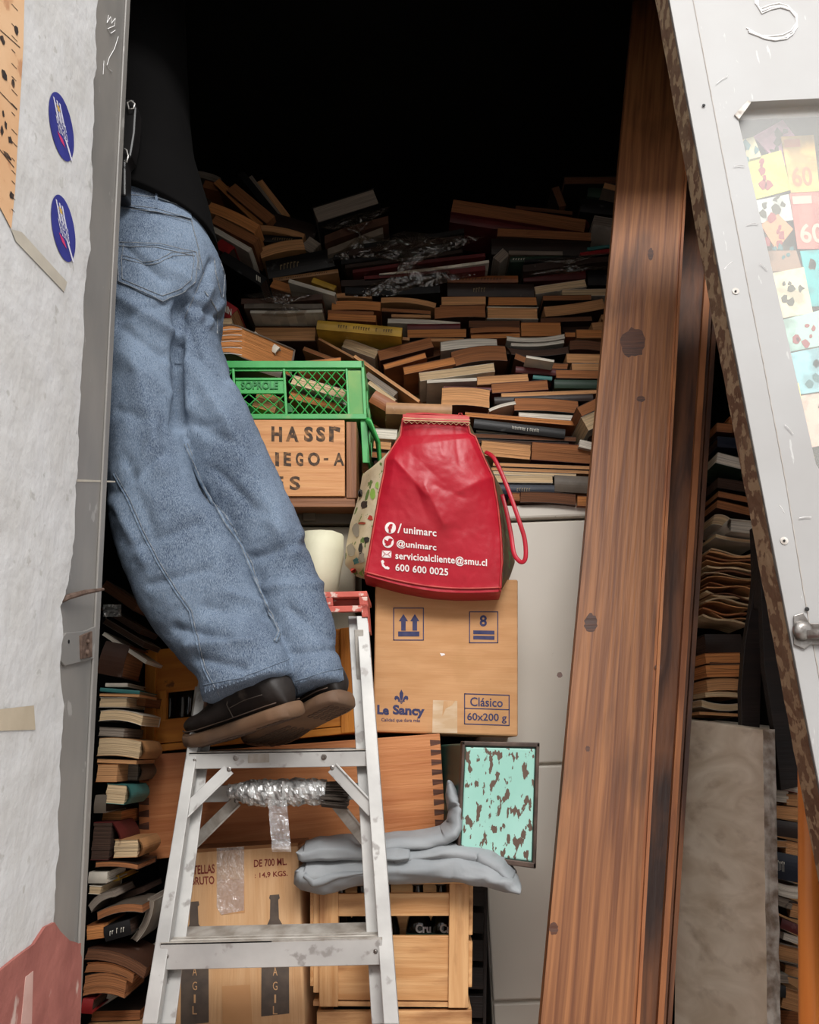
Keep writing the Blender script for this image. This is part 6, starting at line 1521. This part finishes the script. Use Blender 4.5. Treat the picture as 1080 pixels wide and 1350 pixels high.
# ---- right column between the boards and the door
gr='stack between the moulded board and the metal door'
RC=[
(945,563,966,565,12,'p','b','D','frayed dark paper stack highest in the gap beside the door edge',{}),
(961,559,978,562,20,'s','o','O','orange-brown cover highest in the gap, touching the door edge',{'Y':1.83}),
(946,582,980,585,14,'s','n','K','dark navy book second from the top in the gap beside the door',{}),
(945,603,988,614,15,'p','g','W','white-paged book with green cover slanting beside the door edge',{}),
(946,636,984,642,14,'p','k','K','black book in shadow under the green-covered white-paged one',{}),
(947,651,992,660,8,'p','b','D','brown-edged book, upper of two brown ones beside the door edge',{}),
(945,664,992,675,11,'p','b','D','brown-edged book, lower of two brown ones beside the door edge',{}),
(940,685,965,695,14,'p','w','C','cream curved paperback left of the bright white one',{'bend':.3}),
(963,692,1000,696,17,'l','w','W','bright white rounded book touching the door edge',{'Y':1.79}),
(944,706,1002,714,5,'p','w','C','thin cream papers under the bright white rounded book',{'bend':-.4}),
(936,877,978,879,8,'p','b','K','dark box edge above the neat tan paper stack',{}),
(930,848,978,848,24,'s','d','K','upper dark brown box above the neat tan paper stack',{}),
(930,868,977,867,14,'p','o','O','neat tan-orange paper block, upper part of the tan stack',{}),
(931,885,977,884,16,'p','t','O','middle tan-orange block in the neat tan paper stack',{}),
(932,904,977,903,16,'p','t','T','lower tan block with wavy layers in the neat tan stack',{'bend':.1}),
(930,916,977,917,7,'p','t','C','loose tan sheets under the neat tan stack',{'bend':.2}),
(925,927,977,931,9,'p','w','C','curling cream-tan pages near the top of the marble slab',{'bend':-.4}),
(922,940,978,943,4,'p','t','T','thin tan sheet just above the marble slab',{}),
(945,952,1022,960,5,'p','w','W','white strip of papers lying across the top of the marble slab',{'Y':1.84}),
]
for b in RC:
    o=dict(b[-1]); o.setdefault('Y',1.82); o.setdefault('dep',.13); o['grp']=gr; book(*b[:-1],**o)
random.seed(77)
T=thing('newspaper_stack',P(968,818,1.82),'slumped stack of yellowed newspapers in the gap beside the door edge','newspapers',None)
for k in range(17):
    y=724+k*5.4; c=['C','T','D','T','C','B'][k%6]; x0=932+random.uniform(-2,8)-(3 if k>5 else 0); x1=1001-max(0,k-9)*2.2+random.uniform(-3,2)
    A=P(x0,y+random.uniform(-3,3),1.81);B_=P(x1,y+4+k*.4,1.80+random.uniform(-.01,.01)); q=MB(); bend=random.uniform(-.012,.010); th_=random.uniform(.002,.0045)
    q.grid(lambda u,v:A*(1-u)+B_*u+Vector((0,.12*v,bend*math.sin(math.pi*u)+.003*math.sin(7*u+k))),12,3)
    o=q.build('newspaper',pag(c),T,norm=False); s=o.modifiers.new('s','SOLIDIFY'); s.thickness=th_
gr2='stack at the lower right between marble slab and orange pole'
RD=[
(1013,985,1034,990,27,'s','d','K','dark box in shadow behind the black trestle foot, top of the lower right stack',{}),
(1012,1012,1040,1018,16,'p','G','G','greyish torn book below the dark box in the lower right stack',{}),
(1014,1043,1040,1046,25,'p','w','W','white-paged thick book near the top of the lower right stack',{}),
(1031,1037,1062,1043,9,'p','r','W','white-edged book with a red cover on top of the lower right stack',{}),
(1037,1054,1064,1056,15,'p','t','T','tan book right of the white-paged thick one',{}),
(1014,1069,1064,1074,17,'p','t','T','rough frayed straw-coloured volume across the lower right stack',{}),
(1015,1090,1064,1097,21,'s','d','K','dark leather spine under the rough frayed volume',{}),
(1015,1112,1038,1113,9,'p','w','T','small tan book left, under the dark leather spine',{}),
(1036,1117,1062,1122,19,'p','b','T','tan-paged book right, under the dark leather spine',{}),
(1016,1139,1062,1148,35,'s','n','K','thick navy blue spine with faded lettering in the lower right stack',{'title':('ESTUDIO',.12,.42,PALE)}),
(1018,1168,1062,1177,16,'p','w','W','white-paged book sagging under the thick navy spine',{'bend':-.2}),
(1020,1186,1046,1194,12,'p','G','G','grey-edged book in shadow under the sagging white-paged one',{}),
(1041,1199,1062,1204,22,'l','d','T','rounded dark hardback with tan pages above the maroon one at the lower right',{}),
(1030,1217,1060,1229,13,'s','m','K','maroon spine slanting down in the lower right stack',{}),
(1033,1234,1060,1243,9,'p','w','W','white-paged slim book under the maroon slanting spine',{}),
(1024,1254,1058,1262,24,'h','G','T','grey hardback with tan pages below the slim white-paged one',{}),
(1034,1278,1058,1284,17,'h','G','T','second grey hardback with tan pages, beside the orange pole',{'Y':1.7}),
(1020,1289,1040,1291,11,'p','w','G','small greyish book left of the second grey hardback',{}),
(1018,1305,1036,1308,16,'s','k','K','black book end near the marble slab at the lower right',{}),
(1031,1314,1058,1322,28,'h','t','T','thick tan-paged hardback slanting at the bottom of the lower right stack',{}),
(1018,1340,1058,1344,20,'p','d','D','dark book at the very bottom right beside the pole',{'Y':1.72}),
]
for b in RD:
    o=dict(b[-1]); o.setdefault('Y',1.68); o.setdefault('dep',.12); o['grp']=gr2; book(*b[:-1],**o)
x=P(1040,1362,1.68); support((P(1022,1362,1.68).x,1.68,0),(P(1100,1362,1.68).x,1.86,x.z),'plain brown carton on the floor under the lower right stack')
zt=P(970,958,1.86).z; support((P(905,960,1.84).x+.08,1.9,0),(P(905,960,1.84).x+.30,2.1,zt-.02),'plain brown carton on the floor behind the marble slab')
